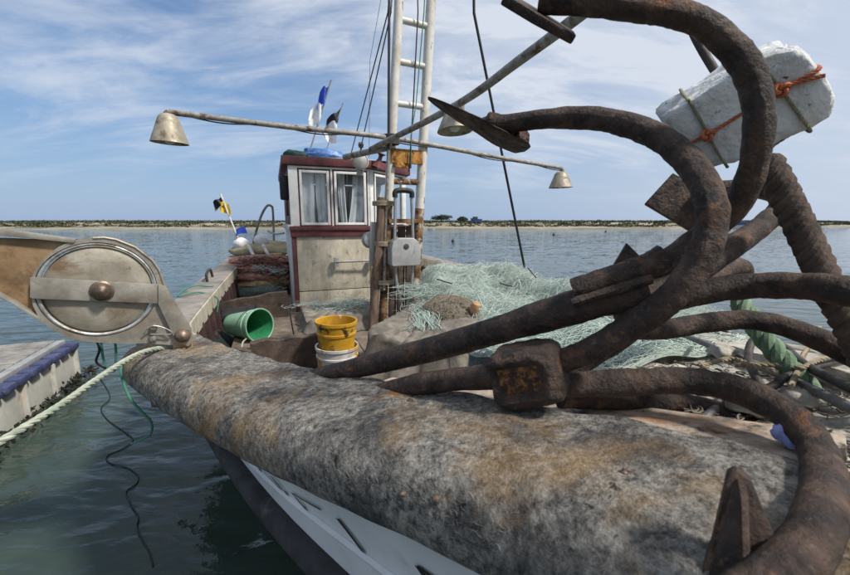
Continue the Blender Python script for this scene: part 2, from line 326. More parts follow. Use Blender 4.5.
M['yellow_pail'] = mat('yellow_pail_plastic', [(.3, (.40, .20, .01)), (.7, (.58, .33, .025))], scale=8, rough=(.4, .6), bump=.15, stains=[((.30, .13, .02), 6, .50, .66, (1, 1, .6), .6), ((.05, .025, .012), 12, .57, .63), ((.60, .56, .46), 26, .62, .68, (1, 1, .5), .7)])
M['white_pail'] = mat('white_pail_plastic', [(.3, (.48, .47, .45)), (.7, (.66, .65, .62))], scale=8, rough=(.4, .6), bump=.15, stains=[((.12, .09, .06), 7, .52, .66, (1, 1, .5), .8), ((.48, .27, .03), 9, .55, .62), ((.05, .035, .025), 22, .60, .67)])
M['green_pail'] = mat('faded_green_plastic', [(.3, (.10, .26, .16)), (.7, (.26, .42, .30))], scale=7, rough=(.4, .6), bump=.15, stains=[((.48, .52, .45), 9, .56, .72, (1, 1, 1), .6), ((.10, .08, .06), 14, .62, .72, (1, 1, 1), .6)])
M['green_in'] = plain('green_pail_inside', (.03, .20, .085), .45)
M['canvas'] = mat('sun_bleached_canvas', [(.25, (.08, .07, .056)), (.5, (.16, .14, .115)), (.75, (.26, .235, .20))], scale=14, detail=11, rough=(.85, 1), bump=.6, bscale=90, bdist=.004, stains=[((.07, .06, .05), 4, .54, .70, (1, 1, 1), .7)])
M['sandy'] = mat('sandy_foredeck_canvas', [(.25, (.16, .145, .115)), (.45, (.36, .335, .28)), (.75, (.55, .52, .45))], scale=26, detail=12, rough=(.85, 1), bump=.7, bscale=70, bdist=.006, stains=[((.09, .075, .06), 7, .56, .68, (1, 1, 1), .8), ((.28, .15, .06), 4, .62, .74, (1, 1, 1), .6)])
M['rust_board'] = mat('rust_stained_board', [(.25, (.10, .075, .055)), (.45, (.30, .235, .18)), (.75, (.55, .47, .38))], scale=34, detail=11, rough=(.8, 1), bump=.6, bscale=60, stains=[((.30, .12, .035), 9, .57, .68, (1, 1, 1), .7), ((.05, .04, .03), 14, .56, .66)])
M['net_green'] = plain('pale_green_net_twine', (.41, .50, .445), .55, var=.25, scale=3, bump=0)
M['net_pale'] = plain('bleached_net_twine', (.55, .62, .56), .55, var=.2, scale=3, bump=0)
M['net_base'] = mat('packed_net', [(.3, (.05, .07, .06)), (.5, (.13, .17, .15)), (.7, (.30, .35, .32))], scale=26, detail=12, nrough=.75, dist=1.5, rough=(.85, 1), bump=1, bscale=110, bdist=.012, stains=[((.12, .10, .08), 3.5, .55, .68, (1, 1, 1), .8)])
M['net_brown'] = mat('brown_packed_net', [(.3, (.09, .075, .055)), (.7, (.27, .235, .18))], scale=30, detail=12, nrough=.75, dist=1.5, rough=(.85, 1), bump=1, bscale=120, bdist=.01)
M['net_red'] = mat('red_packed_net', [(.3, (.10, .035, .028)), (.48, (.34, .15, .11)), (.66, (.62, .42, .35))], scale=14, detail=12, nrough=.7, dist=1.0, rough=(.85, 1), bump=1, bscale=60, bdist=.02, vs=(1, 1, 3))
M['net_tan'] = mat('tan_packed_net', [(.3, (.24, .15, .07)), (.7, (.55, .40, .23))], scale=18, detail=12, rough=(.85, 1), bump=1, bscale=60, bdist=.02)
M['twine_brown'] = plain('brown_net_twine', (.26, .22, .165), .8, var=.3, bump=0)
M['tan_tarp'] = mat('tan_tarpaulin', [(.3, (.26, .21, .12)), (.7, (.45, .39, .25))], scale=6, rough=(.7, .9), bump=.5, bscale=18, bdist=.03)
M['rope_pale'] = mat('pale_green_rope', [(.3, (.22, .25, .19)), (.7, (.44, .46, .37))], scale=40, rough=(.8, 1), bump=.6, bscale=240, bdist=.002, stains=[((.16, .26, .19), 9, .56, .66, (1, 1, 1), .35)])
M['rope_green'] = mat('green_twisted_rope', [(.3, (.07, .13, .075)), (.7, (.20, .29, .18))], scale=34, rough=(.75, .95), bump=.7, bscale=200, bdist=.003, stains=[((.30, .35, .25), 20, .58, .70, (1, 1, 1), .6)])
M['line_green'] = plain('green_twine', (.05, .17, .12), .7, bump=0)
M['rope_tar'] = mat('tarred_rope', [(.3, (.03, .02, .015)), (.7, (.115, .08, .06))], scale=40, rough=(.75, .95), bump=.9, bscale=170, bdist=.004, stains=[((.16, .12, .09), 50, .58, .70, (1, 1, 1), .6)])
M['rope_orange'] = mat('orange_cord', [(.3, (.28, .07, .03)), (.7, (.50, .16, .075))], scale=60, rough=(.8, 1), bump=.8, bscale=400, bdist=.002)
M['rope_olive'] = mat('olive_cord', [(.3, (.14, .13, .075)), (.7, (.29, .27, .17))], scale=60, rough=(.8, 1), bump=.8, bscale=400, bdist=.002)
M['rope_tan'] = mat('tan_cord', [(.3, (.20, .16, .10)), (.7, (.38, .32, .22))], scale=60, rough=(.8, 1), bump=.8, bscale=400, bdist=.002)
M['foam'] = mat('weathered_foam', [(.3, (.47, .48, .47)), (.65, (.64, .65, .64))], scale=10, detail=8, rough=(.8, .95), bump=.7, bscale=75, bdist=.004,
                stains=[((.36, .36, .35), 16, .52, .66, (1, 1, 1), .75), ((.07, .07, .07), 55, .63, .68), ((.50, .40, .18), 6, .56, .70, (1, 1, 1), .6)], bump2=(26, 1.0, .012))
M['iron'] = mat('dark_iron', [(.3, (.03, .026, .024)), (.7, (.10, .085, .075))], scale=24, rough=(.5, .75), metal=.4, bump=.5, bscale=70)
M['grey_rod'] = mat('grey_rod', [(.3, (.10, .095, .09)), (.7, (.24, .23, .22))], scale=24, rough=(.45, .7), metal=.4, bump=.3)
M['cable'] = plain('black_cable', (.012, .013, .015), .5)
M['wire'] = plain('grey_wire', (.10, .10, .105), .5)
M['flag_blue'] = plain('blue_flag', (.03, .08, .48), .7, scale=20)
M['flag_black'] = plain('black_flag', (.012, .014, .018), .6)
M['flag_yellow'] = plain('yellow_flag', (.72, .50, .015), .7)
M['flag_white'] = plain('white_flag', (.66, .66, .66), .6, var=.1)
M['float_orange'] = plain('orange_float', (.46, .26, .12), .6)
M['blue_white'] = plain('blue_white_bag', (.25, .30, .55), .5, var=.6, scale=30)
M['pontoon_deck'] = mat('grey_pontoon_board', [(.3, (.15, .14, .13)), (.7, (.29, .275, .25))], scale=7, detail=10, rough=(.8, .95), bump=.4, bscale=40, stains=[((.08, .07, .06), 5, .55, .7, (1, 1, 1), .6)])
M['pontoon_side'] = mat('dirty_white_float', [(.3, (.36, .35, .31)), (.7, (.52, .51, .46))], scale=5, rough=(.5, .75), bump=.2, stains=[((.36, .22, .07), 3, .52, .68, (1, 1, .5), .7), ((.16, .13, .09), 9, .58, .7, (1, 1, .5), .6)])
M['pontoon_blue'] = mat('blue_dock_fender', [(.3, (.025, .032, .085)), (.7, (.065, .075, .15))], scale=12, rough=(.55, .8), bump=.3, stains=[((.20, .21, .26), 14, .58, .7, (1, 1, 1), .6)])
M['weed'] = plain('dark_seaweed', (.018, .02, .012), .8, var=.5)
M['scrub'] = mat('shore_scrub', [(.3, (.030, .036, .018)), (.7, (.085, .085, .045))], scale=.15, detail=8, rough=(.9, 1), bump=0)
M['leaf'] = mat('tree_leaf', [(.3, (.012, .024, .010)), (.7, (.04, .062, .025))], scale=.9, rough=(.7, .9), bump=0)
M['bark'] = plain('bark', (.06, .045, .035), .9)
M['boat_blue'] = plain('blue_boat_paint', (.03, .07, .20), .5)
M['boat_white'] = plain('white_boat_paint', (.62, .62, .62), .4, var=.06)
M['dark_far'] = plain('dark_far_paint', (.03, .032, .035), .6)
M['interior'] = plain('cabin_lining', (.42, .42, .40), .7, var=.1)
M['curtain'] = plain('white_curtain', (.72, .73, .74), .9, var=.06)
g = bpy.data.materials.new('window_glass'); g.use_nodes = True; t = g.node_tree
for q in list(t.nodes): t.nodes.remove(q)
o_ = t.nodes.new('ShaderNodeOutputMaterial'); mxs = t.nodes.new('ShaderNodeMixShader'); tr = t.nodes.new('ShaderNodeBsdfTransparent'); gl = t.nodes.new('ShaderNodeBsdfGlossy')
fr0 = t.nodes.new('ShaderNodeLayerWeight'); fr0.inputs['Blend'].default_value = .5; fr1 = t.nodes.new('ShaderNodeMath'); fr1.operation = 'POWER'; fr1.inputs[1].default_value = 3.5; t.links.new(fr0.outputs['Facing'], fr1.inputs[0]); fr = t.nodes.new('ShaderNodeMath'); fr.operation = 'MULTIPLY_ADD'; fr.inputs[1].default_value = .7; fr.inputs[2].default_value = .05; t.links.new(fr1.outputs[0], fr.inputs[0]); tr.inputs[0].default_value = (.90, .92, .92, 1); gl.inputs['Roughness'].default_value = .03
t.links.new(fr.outputs[0], mxs.inputs[0]); t.links.new(tr.outputs[0], mxs.inputs[1]); t.links.new(gl.outputs[0], mxs.inputs[2]); t.links.new(mxs.outputs[0], o_.inputs[0])
M['glass'] = g
# water
w = bpy.data.materials.new('harbour_water'); w.use_nodes = True; t = w.node_tree; nd = t.nodes; lk = t.links; b = nd['Principled BSDF']
b.inputs['Base Color'].default_value = (.038, .056, .045, 1); b.inputs['Roughness'].default_value = .04; b.inputs['IOR'].default_value = 1.333
tcw = nd.new('ShaderNodeTexCoord')
def wtex(scale, rot, vsx, vsy, det, dist, loc=(0, 0, 0)):
    mpn = nd.new('ShaderNodeMapping'); mpn.inputs['Rotation'].default_value = (0, 0, R(rot)); mpn.inputs['Scale'].default_value = (vsx, vsy, 1); mpn.inputs['Location'].default_value = loc
    lk.new(tcw.outputs['Object'], mpn.inputs['Vector'])
    q = nd.new('ShaderNodeTexNoise'); q.inputs['Scale'].default_value = scale; q.inputs['Detail'].default_value = det; q.inputs['Roughness'].default_value = .5; q.inputs['Distortion'].default_value = dist
    lk.new(mpn.outputs[0], q.inputs['Vector']); return q.outputs['Fac']
spw = nd.new('ShaderNodeSeparateXYZ'); lk.new(tcw.outputs['Object'], spw.inputs[0])
far = nd.new('ShaderNodeMapRange'); far.inputs['From Min'].default_value = 3.0; far.inputs['From Max'].default_value = 9.0; lk.new(spw.outputs[1], far.inputs['Value'])
n1 = wtex(2.0, 20, .8, 1.7, 2, .6); n2 = wtex(7.0, 10, .7, 1.5, 5, .3, (4, 1, 0))
b1 = nd.new('ShaderNodeBump'); nf_ = nd.new('ShaderNodeMapRange'); nf_.inputs['From Min'].default_value = 4; nf_.inputs['From Max'].default_value = 12; nf_.inputs['To Min'].default_value = .85; nf_.inputs['To Max'].default_value = 0; lk.new(spw.outputs[1], nf_.inputs['Value']); lk.new(nf_.outputs[0], b1.inputs['Strength']); b1.inputs['Distance'].default_value = .07; lk.new(n1, b1.inputs['Height'])
ml = nd.new('ShaderNodeMath'); ml.operation = 'MULTIPLY_ADD'; lk.new(far.outputs[0], ml.inputs[0]); ml.inputs[1].default_value = -.2; ml.inputs[2].default_value = .24
b2 = nd.new('ShaderNodeBump'); lk.new(ml.outputs[0], b2.inputs['Strength']); b2.inputs['Distance'].default_value = .05; lk.new(n2, b2.inputs['Height']); lk.new(b1.outputs[0], b2.inputs['Normal'])
def slope(scale, vx, vy, det, loc):
    q = wtex(scale, 12, vx, vy, det, .2, loc).node; return q.outputs['Color']
sl = nd.new('ShaderNodeMix'); sl.data_type = 'RGBA'; sl.inputs[0].default_value = .6; lk.new(slope(1.3, .6, 1.6, 3, (3, 8, 0)), sl.inputs[6]); lk.new(slope(6.0, .6, 1.5, 5, (9, 2, 0)), sl.inputs[7])
sb_ = nd.new('ShaderNodeVectorMath'); sb_.operation = 'SUBTRACT'; lk.new(sl.outputs[2], sb_.inputs[0]); sb_.inputs[1].default_value = (.5, .5, .5)
amp = nd.new('ShaderNodeMapRange'); amp.inputs['From Min'].default_value = 3.5; amp.inputs['From Max'].default_value = 11; amp.inputs['To Min'].default_value = .0; amp.inputs['To Max'].default_value = .68; lk.new(spw.outputs[1], amp.inputs['Value'])
sc_ = nd.new('ShaderNodeVectorMath'); sc_.operation = 'SCALE'; lk.new(sb_.outputs[0], sc_.inputs[0]); lk.new(amp.outputs[0], sc_.inputs['Scale'])
fl = nd.new('ShaderNodeVectorMath'); fl.operation = 'MULTIPLY'; lk.new(sc_.outputs[0], fl.inputs[0]); fl.inputs[1].default_value = (1, 1, 0)
ad = nd.new('ShaderNodeVectorMath'); ad.operation = 'ADD'; lk.new(b2.outputs[0], ad.inputs[0]); lk.new(fl.outputs[0], ad.inputs[1])
nz = nd.new('ShaderNodeVectorMath'); nz.operation = 'NORMALIZE'; lk.new(ad.outputs[0], nz.inputs[0]); lk.new(nz.outputs[0], b.inputs['Normal'])
M['water'] = w
# ================================================================== THE SETTING
def structure(o): o['kind'] = 'structure'; return o
# water sheet: one surface to the horizon
wm = MB(); xs = [-4000, -400, -60, -12, -3, 0, 3, 12, 60, 400, 4000]; ys = [-60, -8, -2, 0, 2, 5, 10, 25, 60, 150, 500, 4500]
wm.grid([[(x, y, 0) for x in xs] for y in ys]); structure(wm.build('water', M['water']))
# sea bed, far shore
def shore_y(x): return 74 + 4 * math.sin(x * .03 + 1) + (0 if x < 45 else (x - 45) ** 1.3 * .14) + (max(0, -x - 60)) * .12
def vnoise(x, y, s=0):
    return (math.sin(x * .9 + s) * math.cos(y * 1.1 + 2 * s) + .6 * math.sin(x * 2.3 + y * 1.7 + s) + .4 * math.sin(x * 5.1 - y * 3.7 + 3 * s)) / 2
rows = []; prof = [(-3, -.6), (0, .02), (1.2, .10), (5, .30), (9, .50), (11, .85), (14, 1.05), (20, 1.2), (34, 1.35), (60, 1.3), (140, 1.1), (400, .6)]
sx = np.concatenate([np.linspace(-420, -110, 40), np.linspace(-108, 130, 240), np.linspace(133, 700, 60)])
for dy, h in prof:
    rows.append([(x, shore_y(x) + dy + .5 * math.sin(x * .21 + dy), max(-.6, h + (.12 * vnoise(x * .35, dy * .4) if dy > 3 else .02 * vnoise(x, 0)))) for x in sx])
shore_m = mat('sandy_shore', [(.3, (.20, .175, .125)), (.6, (.30, .27, .20)), (.8, (.25, .23, .16))], scale=.12, detail=9, rough=(.9, 1), bump=0,
              stains=[((.085, .085, .05), .16, .47, .60, (.4, 1, 1), .75)])
structure(MB().grid(rows).build('far_shore', shore_m))
# low scrub on the dunes: many small tufts in one mass
tv = []; tf = []
def blob_cards(c, rx, rz_, n, V, F, size, g=rng):
    for _ in range(n):
        th = g.uniform(0, 2 * PI); q = math.sqrt(g.random()); zz = g.random()
        p = np.array([c[0] + rx * q * math.cos(th), c[1] + rx * q * math.sin(th), c[2] + rz_ * zz * (1 - .5 * q * q)])
        d1 = nrm([g.gauss(0, 1), g.gauss(0, 1), g.gauss(0, .6)]) * size * g.uniform(.5, 1.2); d2 = nrm(np.cross(d1, [g.gauss(0, 1), g.gauss(0, 1), g.gauss(0, 1)])) * size * g.uniform(.4, .9)
        b_ = len(V); V.extend([p - d1, p + d2, p + d1, p - d2]); F.append((b_, b_ + 1, b_ + 2, b_ + 3))
for i in range(6500):
    x = rng.uniform(-120, 230); dy = 6.0 + rng.random() ** 1.5 * 40
    dens = .5 + .5 * vnoise(x * .12, dy * .2, 1)
    if rng.random() > .25 + dens: continue
    blob_cards((x, shore_y(x) + dy, np.interp(dy, [q[0] for q in prof], [q[1] for q in prof]) - .05), rng.uniform(.5, 1.5), rng.uniform(.2, .5) * (.6 + .5 * dens), 13, tv, tf, .27)
tag(fast('dune_scrub', tv, tf, M['scrub'], kind='stuff'), 'low dark green scrub covering the sandy far shore', 'scrub')

# two round bushes standing on the far shore
def shore_bush(px, y, r, h, label):
    x = at(px, 220, y)[0]; base = np.array([x, y, 1.1])
    t = thing('shore_tree', label, 'tree', base, 'trees on the far shore')
    V = []; F = []
    for k in range(16):
        a = rng.uniform(0, 2 * PI); q = rng.uniform(.1, .75) * r
        blob_cards(base + np.array([q * math.cos(a), q * math.sin(a), rng.uniform(.25, .62) * h]), r * .42, h * .4, 90, V, F, .17)
    fast('crown', V, F, M['leaf'], t)
    tr_ = MB(); tr_.tube([base, base + [.05, 0, h * .5], base + [-.1, 0, h * .75]], [.16, .1, .05], 7)
    for a in range(4): tr_.tube([base + [0, 0, h * .3], base + [math.cos(a * 1.6) * r * .5, math.sin(a * 1.6) * r * .5, h * .65]], [.07, .03], 6)
    tr_.build('trunk', M['bark'], t)
shore_bush(441, 96, 2.5, 2.1, 'larger round dark tree on the far shore just right of the ladder')
shore_bush(463, 98, 1.5, 1.6, 'smaller round dark tree on the far shore beside the stranded blue boat')
# boats far away
def hull_rows(L_, Wd, H, sheer=.25):
    r_ = []
    for i in range(9):
        q = i / 8; wv = Wd / 2 * (math.sin(min(1, q * 1.5) * PI / 2) ** .7 if q < .67 else 1 - (q - .67) * .5) * (0.05 if i == 0 else 1)
        top = H * (1 + sheer * (1 - q) ** 2)
        r_.append([(-L_ / 2 + L_ * q, -wv, top), (-L_ / 2 + L_ * q * .96 + .1, -wv * .6, 0), (-L_ / 2 + L_ * q * .96 + .1, wv * .6, 0), (-L_ / 2 + L_ * q, wv, top)])
    return r_
def small_boat(name, label, px, y, z, rot, L_, Wd, H, m, cabin=None, mast=0, group='boats across the channel'):
    p = at(px, 220, y); p[2] = z
    t = thing(name, label, 'boat', p, group)
    c, s_ = math.cos(rot), math.sin(rot); T = lambda q: (p[0] + q[0] * c - q[1] * s_, p[1] + q[0] * s_ + q[1] * c, p[2] + q[2])
    h = MB(); rws = [[T(q) for q in r_] for r_ in hull_rows(L_, Wd, H)]; h.grid(rws)
    h.add([rw[k] for rw in rws for k in (0, 3)], [(2 * i, 2 * i + 1, 2 * i + 3, 2 * i + 2) for i in range(8)]); h.add(rws[-1], [(0, 1, 2, 3)])
    h.build('hull', m, t)
    if cabin:
        cx, cl, ch, cm_ = cabin; ax = (np.array([c, s_, 0]), np.array([-s_, c, 0]), UP)
        MB().box(T((cx, 0, H + ch / 2)), cl / 2, Wd * .3, ch / 2, ax).build('wheelhouse', cm_, t, bevel=.05)
        MB().box(T((cx - cl * .1, 0, H + ch * .65)), cl * .42, Wd * .3 + .012, ch * .15, ax).build('window', M['dark_far'], t)
    if mast: MB().tube([T((.1, 0, H)), T((.1, 0, H + mast))], .035, 6).build('mast', M['boat_white'], t)
    return t
small_boat('fishing_boat', 'blue boat drawn up on the far shore beside the small tree', 476, 93, 1.05, .25, 2.7, 1.2, .9, M['boat_blue'], (-.2, 1.0, .55, M['dark_far']), 1.4)
small_boat('dinghy', 'small white dinghy moored off the far shore right of the ladder', 431, 66, -.06, .15, 1.3, .6, .32, M['boat_white'])
small_boat('moored_boat', 'blue and white boat afloat seen through the loop of the anchor', 744, 78, -.1, 2.9, 3.2, 1.3, .75, M['boat_white'], (.1, 1.5, .75, M['boat_blue']))
small_boat('outboard_dinghy', 'dark open dinghy with a white bow seen through the anchor loop', 737, 37, -.05, 2.6, 1.5, .75, .42, M['dark_far'], (-.35, .4, .32, M['boat_white']))
for px, y, lb in ((554, 44, 'small dark mooring buoy midway along the channel'), (606, 56, 'tiny dark mooring buoy nearer the far shore'), (453, 30, 'dark mooring buoy nearest the ladder')):
    p = at(px, 228, y); p[2] = .05; q = MB(); q.lathe([(.001, -.12), (.09, -.09), (.13, 0), (.10, .09), (.03, .13), (.03, .2), (.001, .21)], p, n=10)
    tag(q.build('mooring_buoy', M['dark_far']), lb, 'buoy', 'buoys in the channel')

# ================================================================== THE PONTOON
pc = atz(82, 376, 0.0); pn = atz(13, 434, 0.0)           # waterline of its visible face
pd = nrm(pn - pc); pin = np.array([pd[1], -pd[0], 0]);
if pin[0] > 0: pin = -pin
PT = .40
pt = thing('pontoon', 'floating dock with grey boards and a row of blue fender blocks', 'pontoon', pc + pd * 1.0)
LEN = 3.2
for k in range(7):
    a0 = pc + pd * (k * .46 + .03); a1 = pc + pd * (k * .46 + .47); mid = (a0 + a1) / 2
    MB().box(mid + pin * .08 + UP * .10, .214, .05, .22, (pd, pin, UP)).build('side_panel', M['pontoon_side'], pt, bevel=.012)
    MB().box(a0 + pin * .04 + UP * .10, .016, .045, .21, (pd, pin, UP)).build('side_rib', M['pontoon_side'], pt, bevel=.008)
MB().box(pc + pin * .9 + UP * .10 + pd * (-.0), .03, .85, .2, (pd, pin, UP)).build('end_panel', M['pontoon_side'], pt, bevel=.012)
for k in range(17):
    c_ = pc + pd * (.07 + k * .18) + pin * .035 + UP * .345
    MB().box(c_, .074, .058, .030, (pd, pin, UP)).build('fender_block', M['pontoon_blue'], pt, bevel=.022, seg=2)
MB().box(pc + pd * 1.5 + pin * .13 + UP * .37, 1.52, .035, .03, (pd, pin, UP)).build('edge_beam', M['grey_metal'], pt, bevel=.006)
for k in range(26):
    c_ = pc + pd * (.02 + k * .118) + pin * .98 + UP * (.385 + rng.uniform(-.003, .003))
    MB().box(c_, .0505, .80, .014, (pd, pin, UP)).build('deck_board', M['pontoon_deck'], pt, bevel=.004, seg=1)
MB().box(pc + pd * 1.5 + pin * .98 + UP * .33, 1.45, .78, .035, (pd, pin, UP)).build('float_body', M['dark_far'], pt)
wv_ = []; wf_ = []
for k in range(420):
    q = rng.random(); c_ = pc + pd * (q * 2.2 - .12) - pin * (abs(rng.gauss(0, .05)) + .0); blob_cards((c_[0], c_[1], rng.uniform(-.02, .05)), .05, .05, 1, wv_, wf_, .026)
fast('seaweed', wv_, wf_, M['weed'], pt, kind='stuff')
pcl = pc + pd * .25 + pin * .9 + UP * .40
MB().tube(spline([pcl, pcl + UP * .05 + pd * .03, pcl + UP * .055 + pd * .15, pcl + pd * .18], 4), .012, 8).build('cleat', M['grey_metal'], pt)

# ================================================================== THE FISHING BOAT
boat = thing('fishing_boat', 'weathered wooden fishing boat with a felt covered bow rail and small wheelhouse', 'fishing boat', B(4.0, 0, 0))
def normal_out(s, side):
    h = .12; t2 = np.array([2 * h, side * (hwid(s + h) - hwid(max(-.05, s - h)))]); t2 /= np.linalg.norm(t2)
    n2 = np.array([-t2[1], t2[0]]) * side
    if n2[1] * side < 0: n2 = -n2
    return n2
def off(s, side, d, z): n2 = normal_out(s, side); return B(s + n2[0] * d, side * hwid(s) + n2[1] * d, z)
# --- hull sides
SS = np.concatenate([np.linspace(-.06, 2.4, 26), np.linspace(2.6, 7.6, 22)])
def hull_pt(s, side, k):
    z0 = rz(s); wb = smooth_interp(s, [0, 1.45, 1.8, 2.2, 2.7, 8], [.15, .15, .115, .05, .05, .10])
    return [off(s, side, .22 if s < 2.5 else .13, z0 - .10), off(s, side, wb + .03, z0 - .22), off(s, side, wb, CAMZ - .74), off(s, side, wb, CAMZ - .80)][k]
for side in (-1, 1):
    up_ = [[hull_pt(s, side, k) for k in (0, 1, 2, 3)] for s in SS]
    MB().grid(up_).build('hull_side', M['white_hull'], boat)
    lo = []
    for s in SS:
        n = 7; q0 = hull_pt(s, side, 3); keel = B(max(s, .75), 0, -.35); r_ = []
        for i in range(n):
            q = i / (n - 1); p = q0 * (1 - q) + keel * q; bul = math.sin(q * PI) * np.interp(s, [0, 2.5, 4.5, 8], [-.26, -.22, .16, .2]); p = p + np.array([*(BP * side * bul), 0]); r_.append(p)
        lo.append(r_)
    MB().grid(lo).build('hull_bottom', M['dark_hull'], boat)
    MB().tube([off(s, side, smooth_interp(s, [0, 1.45, 1.8, 2.2, 2.7, 8], [.155, .155, .12, .06, .06, .115]), CAMZ - .815) for s in SS], .038, 10).build('rubbing_strake', M['black_rubber'], boat)
    MB().tube([hull_pt(s, side, 1) * .45 + hull_pt(s, side, 2) * .55 + np.array([*(-BP * 0), 0]) for s in SS], .011, 6).build('hull_moulding', M['white_hull'], boat)
# transom
tr_ = [[B(7.6, l, z) for l in np.linspace(-1.25, 1.25, 6)] for z in (.2, .8, CAMZ - .55)]
MB().grid(tr_).build('transom', M['white_hull'], boat)
# letter strokes of the painted name on the bow (they read only as slanted black strokes from here)
def hullsurf(s, v, side=-1, lift=.004):
    p0, p1, p2 = hull_pt(s, side, 0), hull_pt(s, side, 1), hull_pt(s, side, 2)
    p = p1 * (1 - v) + p2 * v; n2 = normal_out(s, side); return p + np.array([*(BA * n2[0] + BP * n2[1]), 0]) * lift
name_ = MB()
def stroke(pts, wd=.014):
    pts = np.array(pts, float)
    fr_ = np.linspace(0, 1, 10); seg = np.linspace(0, 1, len(pts)); C = np.stack([np.interp(fr_, seg, pts[:, i]) for i in range(2)], 1)
    tt = np.gradient(C, axis=0); sc = np.array([1, .35]); tt = tt * sc; tt /= np.linalg.norm(tt, axis=1)[:, None]; nn = np.stack([-tt[:, 1], tt[:, 0] / .35], 1)
    rws = []
    for c_, n_ in zip(C, nn):
        a0 = c_ + n_ * wd / 2; a1 = c_ - n_ * wd / 2; rws.append([hullsurf(a0[0], a0[1]), hullsurf(a1[0], a1[1])])
    name_.grid(rws)
for s0 in np.arange(.62, 1.62, .20):
    k = int(round((s0 - .62) / .20)) % 6
    sh = [[[(0, .9), (.045, .15)], [(.045, .15), (.09, .9)], [(.02, .6), (.07, .6)]], [[(0, .15), (0, .9)], [(0, .15), (.07, .3), (.0, .5)], [(.0, .5), (.09, .9)]], [[(0, .15), (0, .9)], [(0, .9), (.075, .9)]],
          [[(.08, .2), (.01, .3), (.01, .75), (.08, .88)]], [[(0, .15), (0, .9)], [(0, .15), (.08, .9)], [(.08, .15), (.08, .9)]], [[(.0, .15), (.0, .9)], [(0, .15), (.08, .15)], [(0, .5), (.06, .5)], [(0, .9), (.08, .9)]]][k]
    for st_ in sh: stroke([(s0 + .15 - x * 1.75 - .10 * (y - .5), .02 + y * .62) for x, y in st_], .014)
name_.build('bow_lettering', M['black_paint'], boat, smooth=False)

# --- felt covered bow rail, one long padded roll per side
def rail_rows(side, s0, s1, n, wid, drop, seed):
    g = np.random.default_rng(seed); rows = []
    prof = [(-.012, -.15), (-.013, -.014), (.002, -.0015), (.05, 0), (.10, .002), (.16, .001), (.205, -.003), (.238, -.014), (.262, -.040), (.273, -.078), (.270, -.112), (.245, -.132), (.19, -.135)]
    fine_p = spline([(a, b, 0) for a, b in prof], 3)[:, :2]
    for s in np.linspace(s0, s1, n):
        z0 = rz(s); w_ = wid(s) / .275; r_ = []
        e = min(1.0, max(0.0, (s1 - s) / .10)); e = max(0, 1 - (1 - e) ** 2) ** .35 if side < 0 else 1
        for i, (a, b) in enumerate(fine_p):
            b2 = b * (drop if b < -.03 else 1) * (.35 + .65 * e)
            lump = .0025 * math.sin(s * 7 + a * 9) * math.sin(s * 3.1 + seed) + .0022 * math.sin(s * 23 + a * 31 + seed) + .0025 * math.sin(s * 51 + a * 80)
            r_.append(off(s, side, a * w_ * (.8 + .2 * e), z0 + b2 + lump * (1 if b > -.1 else .4) - .015 * (1 - e)))
        rows.append(r_)
    return rows
wid = lambda s: np.interp(s, [.3, .9, 1.2, 1.7, 2.1, 2.4], [.25, .255, .27, .285, .29, .30])
rl = rail_rows(-1, .02, 2.42, 150, wid, 1.0, 3)
felt = MB().grid(rl); felt.add(rl[-1], [tuple(range(len(rl[-1])))]); felt_o = felt.build('rail_cover', M['felt'], boat, angle=70)
felt_o['label'] = 'felt covered bow rail nearest the viewer, mottled grey with rust stains'
rr_ = rail_rows(1, .02, 3.4, 110, lambda s: .28, .9, 8); fr2 = MB().grid(rr_); fr2.add(rr_[-1], [tuple(range(len(rr_[-1])))]); fr2.build('rail_cover', M['sandy'], boat, angle=70)
# matted fibres standing off the near felt
RL = np.array(rl); nf = 30000
def felt_point(i, j):
    i0 = np.clip(i.astype(int), 0, RL.shape[0] - 2); j0 = np.clip(j.astype(int), 0, RL.shape[1] - 2); fi = (i - i0)[:, None]; fj = (j - j0)[:, None]
    return (RL[i0, j0] * (1 - fi) + RL[i0 + 1, j0] * fi) * (1 - fj) + (RL[i0, j0 + 1] * (1 - fi) + RL[i0 + 1, j0 + 1] * fi) * fj
def fibres(n, seed, r):
    g = np.random.default_rng(seed); i = g.random(n) ** 1.1 * (RL.shape[0] - 62) + 50; j = 13 + g.random(n) ** .6 * 20
    a = g.random(n) * 2 * PI; ln = .35 + g.random(n) * .55; pts = []; cur = g.normal(0, .5, n)
    for k in range(5):
        q = k / 4 - .5; ii = i + np.cos(a + cur * q * 2) * ln * q * 1.1; jj = j + np.sin(a + cur * q * 2) * ln * q * 1.1
        p = felt_point(np.clip(ii, 0, RL.shape[0] - 2), np.clip(jj, 0, RL.shape[1] - 2)); p[:, 2] += .0006 + .0012 * (1 - (2 * q) ** 2) * g.random(n); pts.append(p)
    return strands(np.stack(pts, 1), r * (.6 + .8 * g.random(n)), 3)
for sd_, n_, m_ in ((1, 2600, 'fibre_light'), (2, 700, 'fibre_dark')):
    V, F = fibres(n_, sd_, .00016); fast('felt_fibre', V, F, M[m_], boat, kind='stuff')
